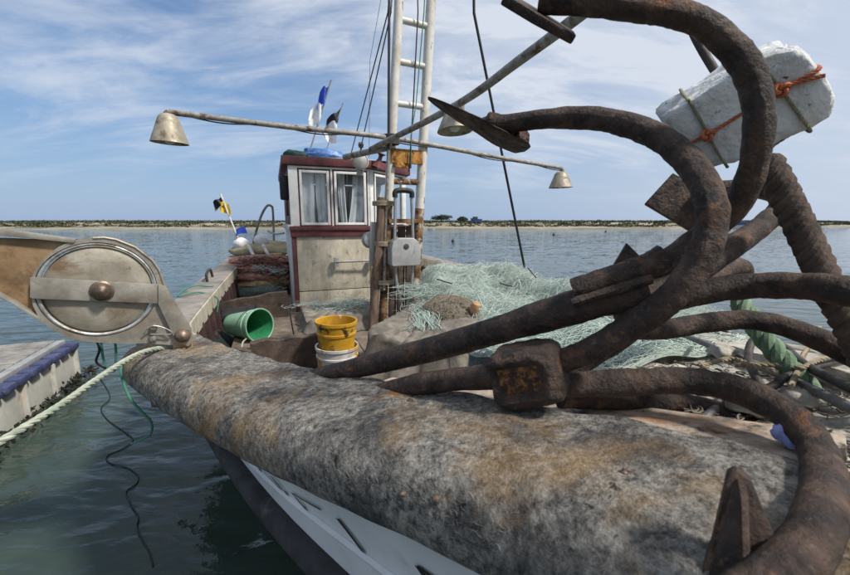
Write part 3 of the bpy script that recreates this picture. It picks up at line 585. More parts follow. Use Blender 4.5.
# screws and bolt holes in the felt
for px, py, r_ in ((412, 401, .005), (404, 489, .0032), (441, 499, .004), (386, 405, .0035), (618, 470, .003)):
    best = None
    for i in range(0, RL.shape[0]):
        for j in range(6, 32):
            q = RL[i, j]; f_ = q[1] * CT - (q[2] - CAMZ) * ST; uu = q[1] * ST + (q[2] - CAMZ) * CT
            if f_ < .1: continue
            e = (425 + K * q[0] / f_ - px) ** 2 + (287.5 - K * uu / f_ - py) ** 2
            if best is None or e < best[0]: best = (e, i, j)
    i, j = best[1:]; c_ = RL[i, j]; n_ = nrm(np.cross(RL[min(i + 1, len(RL) - 1), j] - RL[i - 1, j], RL[i, j + 1] - RL[i, j - 1])); n_ = n_ if n_[2] > 0 or abs(n_[2]) < .3 and n_[0] < 0 else -n_
    MB().lathe([(r_ * 1.5, -.001), (r_ * 1.4, .002), (r_ * .9, .0035), (r_ * .8, .006), (.0001, .007)], c_, n_, 12).build('rail_bolt', M['bolt'] if r_ < .0045 else M['bright_steel'], boat)

# --- wooden bulwark caps aft of the felt, ribs and planking below
def cap(side, s0, s1):
    rows = []
    for s in np.linspace(s0, s1, 26):
        z0 = rz(s); rows.append([off(s, side, a, z0 + b) for a, b in ((-.004, -.045), (0, -.006), (.008, 0), (.2, 0), (.215, -.008), (.215, -.05), (.0, -.05))])
    q = MB().grid(rows); q.add(rows[0], [tuple(range(7))]); q.add(rows[-1], [tuple(range(7))]); return q.build('rail_cap', M['cap_wood'], boat)
cap(-1, 2.36, 7.6); cap(1, 3.42, 7.6)
for side in (-1, 1):
    s_a = 2.3 if side < 0 else 2.3
    rows = [[off(s, side, -.012, rz(s) - .012), off(s, side, -.012, rz(s) - .12), off(s, side, .014, rz(s) - .12), off(s, side, .014, rz(s) - .012)] for s in np.linspace(s_a, 7.58, 24)]
    MB().grid(rows, True).build('inner_rail', M['cream'], boat)
    rows = [[off(s, side, .06, rz(s) - .05), off(s, side, .02, FLOOR - .1)] for s in np.linspace(1.3, 7.58, 40)]
    MB().grid(rows).build('bulwark_planking', M['bulwark'], boat)
    for s in np.arange(2.45, 7.4, .235):
        n2 = normal_out(s, side); ox = np.array([*(BA * n2[0] + BP * n2[1]), 0])
        p0 = off(s, side, .018, rz(s) - .10); p1 = off(s, side, -.005, FLOOR - .03)
        MB().beam(p0, p1, .055, .065, ox).build('frame_rib', M['bulwark'], boat, bevel=.006)
# --- floor boards and cross boards
for k in range(10):
    l = -1.1 + k * .22
    MB().bbox((1.66 if -.5 < l < .3 else 2.0 if -.75 < l < .6 else 2.45), 7.5, l + .005, l + .215, FLOOR - .04, FLOOR + rng.uniform(-.004, .004)).build('floor_board', M['floor_wood'], boat, bevel=.005)
def cross_board(p0, p1, h, th, name='cross_board', m='brown_wood'):
    p0 = np.asarray(p0, float); p1 = np.asarray(p1, float); n = 14; d = nrm(p1 - p0); nn = np.array([d[1], -d[0], 0]); rows = []
    for i in range(n):
        q = i / (n - 1); p = p0 * (1 - q) + p1 * q; wob = .006 * math.sin(q * 17 + p0[0] * 9) + .004 * math.sin(q * 41)
        t = p + UP * wob; rows.append([t - nn * th / 2 - UP * .006, t - nn * th * .3, t + nn * th * .3, t + nn * th / 2 - UP * .006, p + nn * th / 2 - UP * h, p - nn * th / 2 - UP * h])
    q = MB().grid(rows, True); q.add(rows[0], [tuple(range(6))]); q.add(rows[-1], [tuple(range(6))]); return q.build(name, M[m], boat)
# forward board with a raised right half
c0 = at(146, 338, 2.02); c1 = at(252, 349, 1.98); c2 = at(268, 340, 2.0); c3 = at(322, 333, 2.12)
c0[2] = c1[2] - .0
cross_board(c0, c1, .34, .045); cross_board(at(250, 341, 2.0), c3, .36, .05)
e0 = at(203, 305, 3.45); e1 = at(287, 290, 3.62); cross_board(e0, e1, .27, .05)
f0 = B(5.6, -1.17, CAMZ - .66); f1 = B(5.6, -.62, CAMZ - .66); cross_board(f0, f1, .24, .05)
# --- foredeck under canvas
def fore_z(s, l): return rz(s) - .055 + .02 * math.cos(l * 3) + .012 * vnoise(s * 9, l * 11) + .009 * vnoise(s * 19, l * 17, 2) + .004 * vnoise(s * 47, l * 43, 4)
rows = [[B(s, (hwid(s) + .015) * q, fore_z(s, (hwid(s)) * q)) for q in np.linspace(-1, 1, 90)] for s in np.linspace(.05, 1.24, 130)]
MB().grid(rows).build('foredeck', M['sandy'], boat, angle=80)
rows = [[B(1.24, (hwid(1.24)) * q, fore_z(1.24, hwid(1.24) * q) - .0), ] + [B(1.25, hwid(1.24) * q, z) for z in (CAMZ - .55, FLOOR - .02)] for q in np.linspace(-1, 1, 12)]
MB().grid(rows).build('foredeck_bulkhead', M['brown_wood'], boat)
cross_board(B(1.42, -.6, CAMZ - .50), B(1.46, .5, CAMZ - .47), .3, .09, 'deck_beam')
cross_board(B(1.60, -.74, CAMZ - .60), B(1.62, .3, CAMZ - .58), .28, .10, 'deck_beam')
bp0 = B(.62, -.13, fore_z(.62, -.1) + .012); bp1 = B(1.38, -.44, fore_z(1.38, -.4) + .014)
for k in range(3):
    o_b = P3 * (.055 * (k - 1)) + UP * .002 * k
    MB().beam(bp0 + o_b, bp1 + o_b - A3 * .03 * k, .05, .02).build('foredeck_board', M['rust_board'], boat, bevel=.005)
g_ = np.random.default_rng(77); dp = []
for k in range(900):
    s = .45 + g_.random() * .8; l = (g_.random() * 2 - 1) * hwid(s) * .98; a_ = g_.random() * 6.3; ln = .008 + .022 * g_.random(); cv_ = g_.normal(0, 1.2)
    dp.append([B(s + math.cos(a_ + cv_ * q) * ln * q, l + math.sin(a_ + cv_ * q) * ln * q, fore_z(s, l) + .004 + .004 * g_.random()) for q in np.linspace(-1, 1, 5)])
V, F = strands(np.array(dp), .0012 * (.5 + g_.random(len(dp))), 4); fast('dried_weed', V[: len(V) // 2], F[: len(F) // 2], M['brown_wood'], boat, kind='stuff')
fast('rope_scraps', V[len(V) // 2:], F[len(F) // 2:] - len(V) // 2, M['canvas'], boat, kind='stuff')

# ================================================================== WHEELHOUSE (fixed to the boat: parts)
CF = 4.39; ZB = FLOOR - .02; ZS_ = CAMZ - .055; ZT = CAMZ + .512
poly = [(CF, -.60), (CF, .175), (4.88, .72), (6.1, .72), (6.1, -.60)]
def wall_seg(i, z0, z1, name, m, d=.03, t=.03, a=0.0, b=1.0, bevel=.004):
    p0 = np.array(poly[i]); p1 = np.array(poly[(i + 1) % 5]); q0 = p0 + (p1 - p0) * a; q1 = p0 + (p1 - p0) * b
    dd = (q1 - q0) / np.linalg.norm(q1 - q0); n2 = np.array([-dd[1], dd[0]]) * 1.0
    ctr = np.array([5.2, .05]);
    if np.dot(n2, (q0 + q1) / 2 - ctr) < 0: n2 = -n2
    m0 = (q0 + q1) / 2 + n2 * (d - t / 2); Ld = np.linalg.norm(q1 - q0) / 2
    axx = (nrm(A3 * dd[0] + P3 * dd[1]), nrm(A3 * n2[0] + P3 * n2[1]), UP)
    q = MB().box(B(m0[0], m0[1], (z0 + z1) / 2), Ld, t / 2, (z1 - z0) / 2, axx)
    return q.build(name, m, boat, bevel=bevel)
def seglen(i): return np.linalg.norm(np.array(poly[i]) - np.array(poly[(i + 1) % 5]))
# lower walls: cream panels on the front, striped planks on the left
for i in (0, 1):
    zseam = CAMZ - .70
    wall_seg(i, ZB, zseam - .004, 'lower_panel', M['cream'], 0, .03, .055 if i == 0 else .02, .98)
    wall_seg(i, zseam + .004, CAMZ - .155, 'lower_panel', M['cream'], 0, .03, .055 if i == 0 else .02, .98)
    wall_seg(i, CAMZ - .158, CAMZ - .095, 'sill_band', M['maroon'], .022, .05, -.01, 1.01)
    wall_seg(i, CAMZ - .093, CAMZ - .055, 'window_sill', M['maroon'], .04, .07, -.02, 1.02)
wall_seg(0, ZB, CAMZ - .16, 'corner_post', M['maroon'], .006, .04, 0.0, .05)
for k in range(6):
    a = k / 6
    wall_seg(4, ZB, CAMZ - .08, 'side_plank', M['grey_white'] if k % 2 else M['white_wood'], rng.uniform(-.004, .004), .03, a + .006, a + 1 / 6 - .006)
wall_seg(4, CAMZ - .10, CAMZ - .04, 'side_band', M['grey_white'], .03, .05, -.01, 1.01)
# right and rear walls; right one opened between posts to let light into the cabin
wall_seg(2, ZB, CAMZ - .05, 'wheelhouse_wall', M['white_wood']); wall_seg(2, CAMZ + .50, ZT, 'wheelhouse_wall', M['white_wood'])
for a, b_ in ((0, .1), (.46, .54), (.9, 1)): wall_seg(2, CAMZ - .05, CAMZ + .50, 'wall_post', M['white_wood'], 0, .03, a, b_)
wall_seg(3, ZB, CAMZ - .05, 'wheelhouse_wall', M['white_wood']); wall_seg(3, CAMZ + .50, ZT, 'wheelhouse_wall', M['white_wood'])
for a, b_ in ((0, .2), (.45, .55), (.8, 1)): wall_seg(3, CAMZ - .05, CAMZ + .50, 'wall_post', M['white_wood'], 0, .03, a, b_)
# upper left wall: maroon boards round a side window
for a, b_ in ((.02, .2), (.21, .40), (.80, .90), (.905, .97)): wall_seg(4, CAMZ - .04, ZT, 'side_board', M['maroon'], 0, .03, a, b_)
wall_seg(4, CAMZ + .42, ZT, 'side_board', M['maroon'], .003, .03, .40, .80); wall_seg(4, CAMZ - .04, CAMZ + .05, 'side_board', M['maroon'], .003, .03, .40, .80)
# front windows
def window(i, a, b_, z0, z1, lean=0.0):
    p0 = np.array(poly[i]); p1 = np.array(poly[(i + 1) % 5]); dd = (p1 - p0) / np.linalg.norm(p1 - p0); n2 = np.array([dd[1], -dd[0]])
    if np.dot(n2, (p0 + p1) / 2 - np.array([5.2, .05])) < 0: n2 = -n2
    q0 = p0 + (p1 - p0) * a; q1 = p0 + (p1 - p0) * b_; Ld = np.linalg.norm(q1 - q0)
    axx = (nrm(A3 * dd[0] + P3 * dd[1]), nrm(A3 * n2[0] + P3 * n2[1]), UP); nn3 = axx[1]
    O = B(*((q0 + q1) / 2), (z0 + z1) / 2); h = (z1 - z0) / 2; fw = .024
    q = MB()
    for sx_ in (-1, 1): q.box(O + axx[0] * sx_ * (Ld / 2 - fw / 2), fw / 2, .018, h, axx)
    for sz in (-1, 1): q.box(O + UP * sz * (h - fw / 2), Ld / 2 - fw - .001, .017, fw / 2, axx)
    fobj = q.build('window', M['white_wood'], boat, bevel=.004)
    MB().box(O, Ld / 2 - fw - .002, .003, h - fw - .002, axx).build('pane', M['glass'], fobj, smooth=False)
    # dark reveal round the sash
    rv = MB()
    for sx_ in (-1, 1): rv.box(O + axx[0] * sx_ * (Ld / 2 + .007) - nn3 * .008, .006, .014, h + .012, axx)
    for sz in (-1, 1): rv.box(O + UP * sz * (h + .0065) - nn3 * .008, Ld / 2, .013, .006, axx)
    rv.build('sash_reveal', M['maroon'], fobj)
WZ0, WZ1 = CAMZ - .045, CAMZ + .475
W1 = (.125, .485); W2 = (.545, .955); W3 = (.10, .90)
window(0, *W1, WZ0, WZ1); window(0, *W2, WZ0, WZ1); window(1, *W3, WZ0, WZ1)
pad = .018
for a, b_ in ((0, W1[0] - pad), (W1[1] + pad, W2[0] - pad), (W2[1] + pad, 1.0)): wall_seg(0, ZS_ + .002, ZT, 'window_post', M['white_wood'], .012, .035, a, b_)
for a, b_ in ((0.0, W3[0] - pad), (W3[1] + pad, 1.0)): wall_seg(1, ZS_ + .002, ZT, 'window_post', M['white_wood'], .012, .035, a, b_)
wall_seg(0, WZ1 + .016, ZT, 'window_header', M['white_wood'], .008, .03, W1[0] - pad, W2[1] + pad); wall_seg(1, WZ1 + .016, ZT, 'window_header', M['white_wood'], .008, .03, W3[0] - pad, W3[1] + pad)
# inside: lining, curtains, shelf
MB().bbox(5.95, 5.98, -.56, .70, ZB, CAMZ + .47).build('inner_lining', M['interior'], boat)
MB().bbox(CF + .08, 6.0, -.55, .6, CAMZ - .12, CAMZ - .10).build('dash_shelf', M['interior'], boat)
MB().bbox(5.0, 5.5, .08, .42, CAMZ - .10, CAMZ + .34).build('locker', M['interior'], boat, bevel=.01)
MB().bbox(5.1, 5.5, -.30, -.12, CAMZ - .10, CAMZ + .24).build('locker', M['interior'], boat, bevel=.01)
def curtain(s, l0, l1, z0, z1, swing):
    rows = []
    for k in range(12):
        q = k / 11; rows.append([B(s + .010 * math.sin(t * 13 + q) + .008 * math.sin(t * 5), l0 + (l1 - l0) * t + swing * (q ** 2) * (1 - t * .4), z1 + (z0 - z1) * q) for t in np.linspace(0, 1, 40)])
    MB().grid(rows).build('curtain', M['curtain'], boat, angle=80)
curtain(CF + .06, -.53, -.36, WZ0, WZ1, -.02); curtain(CF + .065, -.35, -.25, WZ0, WZ1, .02); curtain(CF + .06, .02, .16, WZ0, WZ1, -.06); curtain(CF + .07, -.13, -.06, WZ0, WZ1, .03)
# roof
rp = [(CF - .045, -.655), (CF - .045, .20), (4.86, .78), (6.2, .78), (6.2, -.655)]
q = MB(); nr_ = 10
top = [np.array(B(s, l, ZT + .005)) for s, l in rp]
q.prism(top, UP * .078); q.build('roof', M['maroon'], boat, bevel=.012)
rows = []
for i in range(12):
    s = CF - .02 + (6.17 - CF + .02) * i / 11; l1 = .755 if s > 4.86 else np.interp(s, [CF - .02, 4.86], [.20, .755])
    rows.append([B(s, l, ZT + .0835 + .06 * (1 - ((l - .05) / .8) ** 2) * min(1, i / 2)) for l in np.linspace(-.63, l1, 12)])
MB().grid(rows).build('roof_deck', M['grey_white'], boat)
# roof rail, grab bar, lamp, horn, mirror
gb0 = at(335, 262, 3.88); gb1 = at(371, 260.5, 4.0)
gq = MB().tube([gb0, gb1], .011, 10); gq.build('grab_bar', M['grey_tube'], boat)
for g_ in (gb0, gb1): MB().box(g_ + np.array([.01, .02, 0]), .022, .02, .045, (P3, A3, UP)).build('bar_bracket', M['grey_metal'], boat, bevel=.004)
lp = at(360, 162, 3.86); fx = nrm(np.array([*(-BA), 0]) + np.array([-.1, 0, 0]))
lo_ = MB().lathe([(.001, -.05), (.035, -.04), (.062, -.015), (.074, .02), (.078, .045), (.070, .052)], lp, fx, 24).build('searchlight', M['grey_white'], boat)
MB().lathe([(.070, .045), (.05, .056), (.001, .061)], lp, fx, 24).build('lens', M['grey_metal'], lo_)
MB().box(lp + UP * (-.09) - fx * .02, .03, .03, .03).build('lamp_foot', M['grey_metal'], lo_)
hp = at(379, 162, 4.05); MB().lathe([(.06, -.05), (.05, -.03), (.02, .03), (.02, .06), (.05, .085), (.001, .09)], hp, nrm([.3, -.1, .9]), 16).build('horn', M['maroon'], boat)
# side mirror box on the left wall
mb = at(284.5, 188, 3.95); mo = MB().box(mb, .045, .05, .115, (P3, A3, UP)).build('side_mirror', M['black_plastic'], boat, bevel=.02)
MB().tube([mb + [.03, .05, .02], mb + [.12, .16, .02]], .012, 8).build('mirror_arm', M['grey_tube'], mo)
MB().tube(spline([at(284, 233, 4.0), at(275, 234, 4.05), at(268, 231, 4.1)], 4), .010, 8).build('side_handle', M['grey_tube'], boat)
# rail arch aft on the left
ra = [at(252, 240, 5.6), at(259, 222, 5.55), at(266, 207, 5.5), at(271, 206, 5.6), at(273, 213, 5.7), at(273.5, 243, 5.8)]
ra[0][2] = ra[-1][2] = CAMZ - .5; ra[0][0] = at(249, 246, 5.6)[0]
MB().tube(spline(ra, 6), .016, 10).build('rail_arch', M['rusty_pole'], boat)
MB().tube(spline([off(4.3, -1, .12, rz(4.3)), off(4.3, -1, .12, rz(4.3) + .07), off(4.5, -1, .12, rz(4.5) + .085), off(4.6, -1, .12, rz(4.6))], 4), .012, 8).build('rail_cleat', M['iron'], boat)
# ================================================================== LADDER MAST WITH LAMP BOOMS
def ext(p, q, z): p = np.asarray(p); q = np.asarray(q); t = (z - p[2]) / (q[2] - p[2]); return p + (q - p) * t
YL = 3.25
lad = thing('ladder_mast', 'white painted ladder mast with rusty foot standing before the wheelhouse', 'mast', (*at(398, 320, YL)[:2], FLOOR))
lt = at(398.5, 12, YL); lb = at(383.5, 300, YL); rt = at(430.5, 12, YL + .12); rb = at(414.5, 300, YL + .12)
LT = ext(lb, lt, CAMZ + 5.3); RT = ext(rb, rt, CAMZ + 5.3); LB = ext(lb, lt, FLOOR); RB = ext(rb, rt, FLOOR)
zl = ext(lb, lt, CAMZ + .15); zr_ = ext(rb, rt, CAMZ + .10)
MB().tube([LT, zl], .036, 16).build('rail', M['ladder'], lad); MB().tube([zl, LB], .034, 14, rough=.01).build('rail', M['ladder_rust'], lad)
MB().tube([RT, zr_], .039, 16).build('rail', M['ladder'], lad); MB().tube([zr_, RB], .040, 16, rough=.015).build('rail', M['ladder_rust'], lad)
def rung_at(py, m, r=.024, name='rung'):
    zz_ = at(410, py, YL)[2]; MB().tube([ext(lb, lt, zz_), ext(rb, rt, zz_ - .0)], r, 12).build(name, M[m], lad)
for py in (-420, -350, -286, -226, -172, -122, -76, -27, 19, 61, 103): rung_at(py, 'ladder')
rung_at(181, 'ladder_rust', .025)
zz_ = at(405, 156, YL)[2]; a0 = ext(lb, lt, zz_); a1 = ext(rb, rt, zz_)
MB().beam(a0 + [0, -.03, 0], a1 + [0, -.03, 0], .03, .11).build('cross_plate', M['orange_plate'], lad, bevel=.004)
MB().beam(a0 + [.03, -.045, -.07], a1 + [-.10, -.045, -.07], .03, .04).build('cross_plate_lug', M['orange_plate'], lad, bevel=.006)
MB().beam(ext(lb, lt, at(405, 221, YL)[2]) + [0, -.03, 0], ext(rb, rt, at(405, 221, YL)[2]) + [0, -.03, 0], .09, .035).build('plank_head', M['ladder_rust'], lad, bevel=.004)
# wooden post on the left, planks behind
w0 = at(382, 200, YL - .08); w1 = at(374, 312, YL - .10); w1 = ext(w0, w1, FLOOR)
pw = spline([w0 + UP * .02, w0 * .7 + w1 * .3 + [.006, 0, 0], w0 * .4 + w1 * .6 - [.006, 0, 0], w1], 6)
MB().tube(pw, .038, 10, rough=.06, seed=4).build('wooden_post', M['post_wood'], lad)
for k in range(3):
    p0 = at(393 + k * 8.5, 226, YL + .10); p1 = np.array([p0[0] - .02, p0[1], FLOOR]); MB().beam(p0, p1, .064, .03, A3).build('back_plank', M['brown_wood'], lad, bevel=.006)
MB().beam(at(375, 222, YL - .06), at(373.5, 266, YL - .06), .075, .02, A3).build('grey_batten', M['grey_metal'], lad, bevel=.004)
MB().lathe([(.001, -.05), (.05, -.04), (.07, 0), (.05, .04), (.001, .05)], at(370, 240, YL - .02), [.2, -.9, .1], 14).build('grey_disc', M['grey_metal'], lad)
for z_ in (205, 245, 283): # lashings round the post
    c_ = at(386, z_, YL - .05); rq = MB()
    for k in range(3): rq.tube([c_ + np.array([.085 * math.cos(t) - .02, .075 * math.sin(t), .012 * k]) for t in np.linspace(0, 2 * PI, 18)], .007, 5)
    rq.build('lashing', M['rope_tan'], lad)
# grey cast cover with tube handle, hung on the planks
gp = at(404, 251, YL - .11)
hu = thing('net_hauler', 'grey rounded cover with a tall tube handle and black grip hung on the ladder', 'net hauler', gp)
cpoly = [(-.12, -.105), (-.11, -.115), (.11, -.115), (.12, -.105), (.12, .03), (.105, .075), (.065, .105), (-.065, .105), (-.105, .075), (-.12, .03)]
MB().prism([gp + P3 * x + UP * y - A3 * .06 for x, y in cpoly], A3 * .13).build('cover', M['grey_metal'], hu, bevel=.018, seg=3)
MB().lathe([(.022, 0), (.022, .006), (.014, .008), (.001, .009)], gp - A3 * .059 + UP * .04, -A3, 16).build('lock', M['iron'], hu)
for sx_ in (-1, 1):
    MB().tube(spline([gp + P3 * sx_ * .078 + UP * .08, gp + P3 * sx_ * .07 + UP * .30, gp + P3 * sx_ * .066 + UP * .45], 4), .012, 8).build('handle_tube', M['grey_tube'], hu)
    MB().tube(spline([gp + P3 * sx_ * .075 - UP * .10, gp + P3 * sx_ * .06 - UP * .30, gp + P3 * sx_ * .01 - UP * .50, gp - UP * .57], 4), .012, 8).build('lower_tube', M['grey_tube'], hu)
MB().tube(spline([gp + P3 * -.07 + UP * .42, gp + P3 * -.064 + UP * .465, gp + UP * .475, gp + P3 * .064 + UP * .465, gp + P3 * .07 + UP * .42], 5), .021, 10).build('grip', M['black_plastic'], hu)
# booms and lamps
def lamp(parent, top, r, h, tilt=(0, 0, -1)):
    ax = nrm(tilt)
    pr = [(.001, -.012), (r * .34, -.012), (r * .47, 0), (r * .53, .010), (r * .99, h), (r * 1.0, h + .004), (r * .96, h + .002), (r * .50, .02), (.001, .015)]
    MB().lathe(pr, top, ax, 28).build('lamp_shade', M['lamp'], parent)
    MB().lathe([(.001, .02), (r * .28, .03), (r * .28, h * .55), (r * .22, h * .62), (r * .2, h * .5)], top, ax, 16).build('lamp_holder', M['lamp_in'], parent)
    MB().lathe([(r * .16, h * .45), (r * .3, h * .75), (r * .33, h * .88), (r * .2, h * 1.02), (.001, h * 1.08)], top, ax, 16).build('bulb', M['bulb'], parent)
bl = at(169, 112, 2.72); br = at(561, 168, 4.36); bm_ = at(391, 138, YL - .09)
sp_ = spline([bl, bl * .5 + bm_ * .5 - UP * .005, bm_, bm_ * .5 + br * .5 - UP * .003, br], 8)
bmq = MB().tube(sp_, .019, 12, rough=.02, seed=2).tube(spline([bl, bl - P3 * .02 - UP * .02, bl - P3 * .022 - UP * .05], 4), .02, 10).tube(spline([br, br + P3 * .02 - UP * .02, br + P3 * .022 - UP * .04], 4), .02, 10)
cw = sp_ + UP * -.017 + np.stack([np.zeros(len(sp_)), .012 * np.sin(np.arange(len(sp_)) * .9), .012 * np.cos(np.arange(len(sp_)) * .9)], 1)
bo = bmq.build('lamp_boom', M['rusty_pole'], lad)
MB().tube(spline(cw, 3), .0045, 6).build('lamp_wire', M['cable'], bo)
lamp(bo, at(168, 116, 2.70) + UP * .0, .112, .165, (-.05, .02, -1)); lamp(bo, at(561, 173, 4.36), .125, .15, (.03, 0, -1))
fa = at(371, 149, YL + .10); fb = at(453, 107, 2.3); fc = fa + (fb - fa) * 2.4; fc = at(640, -32, 1.15)
fsp = spline([at(371, 149, YL + .1), fb, at(520, 60, 1.72), at(580, 15, 1.36), fc], 8)
bo2 = MB().tube(fsp, .020, 12, rough=.015, seed=6).build('lamp_boom', M['rusty_pole'], lad)
lamp(bo2, at(454, 111, 2.3), .100, .105, (.06, -.08, -1))
MB().lathe([(.012, -.03), (.02, -.01), (.02, .03), (.001, .035)], at(461, 108, 2.29), UP, 10).build('lamp_plug', M['rusty_pole'], bo2)
MB().tube([at(385, 148, YL - .02), at(345, 157, 3.85)], .028, 12, rough=.02).build('roof_spar', M['rusty_pole'], lad)
MB().tube([at(388.5, 150, YL - .10), at(389.5, -60, YL - .10)], .010, 8).build('conduit', M['cable'], lad)
MB().tube([at(388.5, 150, YL - .10), at(385.5, 235, YL - .10), at(384, 290, YL - .10)], .012, 8).build('conduit', M['rusty_pole'], lad)
for z_ in (140, 146):
    c_ = at(391, z_ - 2, YL - .08); rq = MB()
    for k in range(3): rq.tube([c_ + np.array([.06 * math.cos(t), .05 * math.sin(t), .010 * k]) for t in np.linspace(0, 2 * PI, 16)], .006, 5)
    rq.build('lashing', M['iron'], lad)
# stays and halyards
def cable(name, label, pts, r, m, n=6, group=None):
    o = MB().tube(np.array(pts), r, n).build(name, M[m]); return tag(o, label, 'cable', group)
mh = RT * .5 + LT * .5
s1_ = at(524, 279, 4.5); s1_[2] = rz(3.9) + .01
cable('stay_cable', 'thick black stay running from high on the mast down to the green net', [RT, at(474, 13, 4.03), s1_], .014, 'cable', group='rigging lines')
cable('halyard', 'thin wire from mast top to the left end of the wheelhouse roof', [LT, at(388, 12, 3.4), at(351, 154, 4.4)], .006, 'wire', group='rigging lines')
cable('halyard', 'thin wire ending in a small hook beside the searchlight', [LT + [.02, 0, 0], at(391, 12, 3.4), at(361, 147, 4.2)], .006, 'wire', group='rigging lines')
cable('halyard', 'faint vertical wire behind the ladder ending on the wheelhouse roof', [at(388, -40, 4.6), at(370, 60, 4.6), at(369, 158, 4.6)], .003, 'wire', group='rigging lines')
cable('halyard', 'dark cord hanging inside the ladder past the orange plate', [at(417, -30, YL + .02), at(418, 12, YL + .02), at(413, 110, YL + .02), at(409, 172, YL + .0)], .006, 'cable', group='rigging lines')
cable('halyard', 'green cord hanging inside the ladder close to its right rail', [at(426, -30, YL + .03), at(424, 12, YL + .03), at(416, 105, YL + .0), at(411, 135, YL - .1), at(411, 168, YL + .0)], .005, 'line_green', group='rigging lines')
q = MB(); hk = at(361, 147, 4.2); q.tube(spline([hk, hk - UP * .05, hk - UP * .07 + P3 * .03, hk - UP * .05 + P3 * .045], 4), .010, 8); q.lathe([(.001, -.03), (.028, -.02), (.028, .02), (.001, .03)], hk + UP * .02, P3, 12)
tag(q.build('rigging_hook', M['iron']), 'small iron block and hook hanging above the searchlight', 'hook')

# flags
def cloth(name, p, dx, dz, m, parent, ph=0, taper=.5):
    rows = []
    for i in range(9):
        t = i / 8; rows.append([np.asarray(p) + np.asarray(dx) * t + np.asarray(dz) * (s_ * (1 - taper * t) + .12 * math.sin(t * 5 + ph + s_ * 2)) + A3 * .03 * math.sin(t * 7 + ph + s_ * 3) for s_ in np.linspace(0, 1, 7)])
    V = np.array(rows); b2 = V + A3 * .003
    q = MB().grid(V); q.grid(b2[:, ::-1]); return q.build(name, M[m], parent, angle=80)
def flag_pole(label, foot, tip, r, m='grey_tube'):
    t = thing('marker_flag', label, 'marker flag', foot, 'dan flags on the boat'); MB().tube([foot, tip], r, 8).build('pole', M[m], t); return t
ZR_ = ZT + .15
f1b = at(309, 154, 4.9); f1t = at(331, 80, 4.9)
f1 = flag_pole('blue and white flag on a leaning pole over the wheelhouse roof', f1b, f1t, .010)
cloth('blue_flag', at(329, 83, 4.9), at(320, 92, 4.9) - at(329, 83, 4.9), at(324, 106, 4.9) - at(329, 83, 4.9), 'flag_blue', f1, 1, .3)
cloth('white_flag', at(324, 104, 4.9), at(311, 108, 4.9) - at(324, 104, 4.9), at(318, 129, 4.9) - at(324, 104, 4.9), 'flag_white', f1, 2, .5)
f2b = at(325, 154, 4.7); f2t = at(343, 103, 4.7)
f2 = flag_pole('black flag with hanging white ribbon on the wheelhouse roof', f2b, f2t, .006)
cloth('black_flag', at(341.5, 106, 4.7), at(327, 120, 4.7) - at(341.5, 106, 4.7), at(338, 122, 4.7) - at(341.5, 106, 4.7), 'flag_black', f2, .5, .55)
cloth('white_flag', at(337, 122, 4.7), at(322, 128, 4.7) - at(337, 122, 4.7), at(336, 146, 4.7) - at(337, 122, 4.7), 'flag_white', f2, 3, .75)
f3b = at(241, 246, 6.2); f3t = at(220.5, 194, 6.2)
f3 = flag_pole('black and yellow flag on a leaning white pole at the stern', f3b, f3t, .014, 'white_pail')
cloth('black_flag', at(221, 195, 6.2), at(213, 203, 6.2) - at(221, 195, 6.2), at(224, 206, 6.2) - at(221, 195, 6.2), 'flag_black', f3, .4, .3)
cloth('yellow_flag', at(218, 203, 6.2), at(228, 203, 6.2) - at(218, 203, 6.2), at(222, 214, 6.2) - at(218, 203, 6.2), 'flag_yellow', f3, 2, .1)
cloth('blue_rag', at(233, 229, 6.2), at(245, 227, 6.2) - at(233, 229, 6.2), at(236, 236, 6.2) - at(233, 229, 6.2), 'flag_blue', f3, 1, .3)
# bundles on the roof
def lump(name, c, rx, ry, rz_, m, seed=0, amp=.18, parent=None, ax=(P3, A3, UP), flat=-.5):
    g = np.random.default_rng(seed); ph = g.random(12) * 6; rows = []
    for i in range(15):
        th = PI * i / 14; r_ = []
        for j in range(24):
            f_ = 2 * PI * j / 24; d = np.array([math.sin(th) * math.cos(f_), math.sin(th) * math.sin(f_), math.cos(th)])
            k = 1 + amp * (math.sin(3 * d[0] + ph[0] + 2 * d[2]) * math.cos(3 * d[1] + ph[1]) + .5 * math.sin(7 * d[0] + ph[2]) * math.sin(6 * d[1] + ph[3]) + .35 * math.sin(13 * d[2] + ph[4] + 5 * d[0]))
            z_ = max(flat, d[2]) * k if d[2] < 0 else d[2] * k
            r_.append(np.asarray(c) + ax[0] * rx * d[0] * k + ax[1] * ry * d[1] * k + ax[2] * rz_ * z_)
        rows.append(r_)
    return MB().grid(rows, True).build(name, m if not isinstance(m, str) else M[m], parent, angle=80)
p_ = B(4.72, -.22, ZT + .135); tag(lump('tarp_bundle', p_, .30, .2, .075, 'blue_tarp', 3), 'crumpled blue and white tarpaulin lying on the wheelhouse roof', 'tarpaulin')
p_ = B(4.62, -.50, ZT + .118); tag(lump('cloth_bundle', p_, .13, .14, .055, 'green_cloth', 5), 'dark green cloth bundle at the left roof edge', 'cloth')

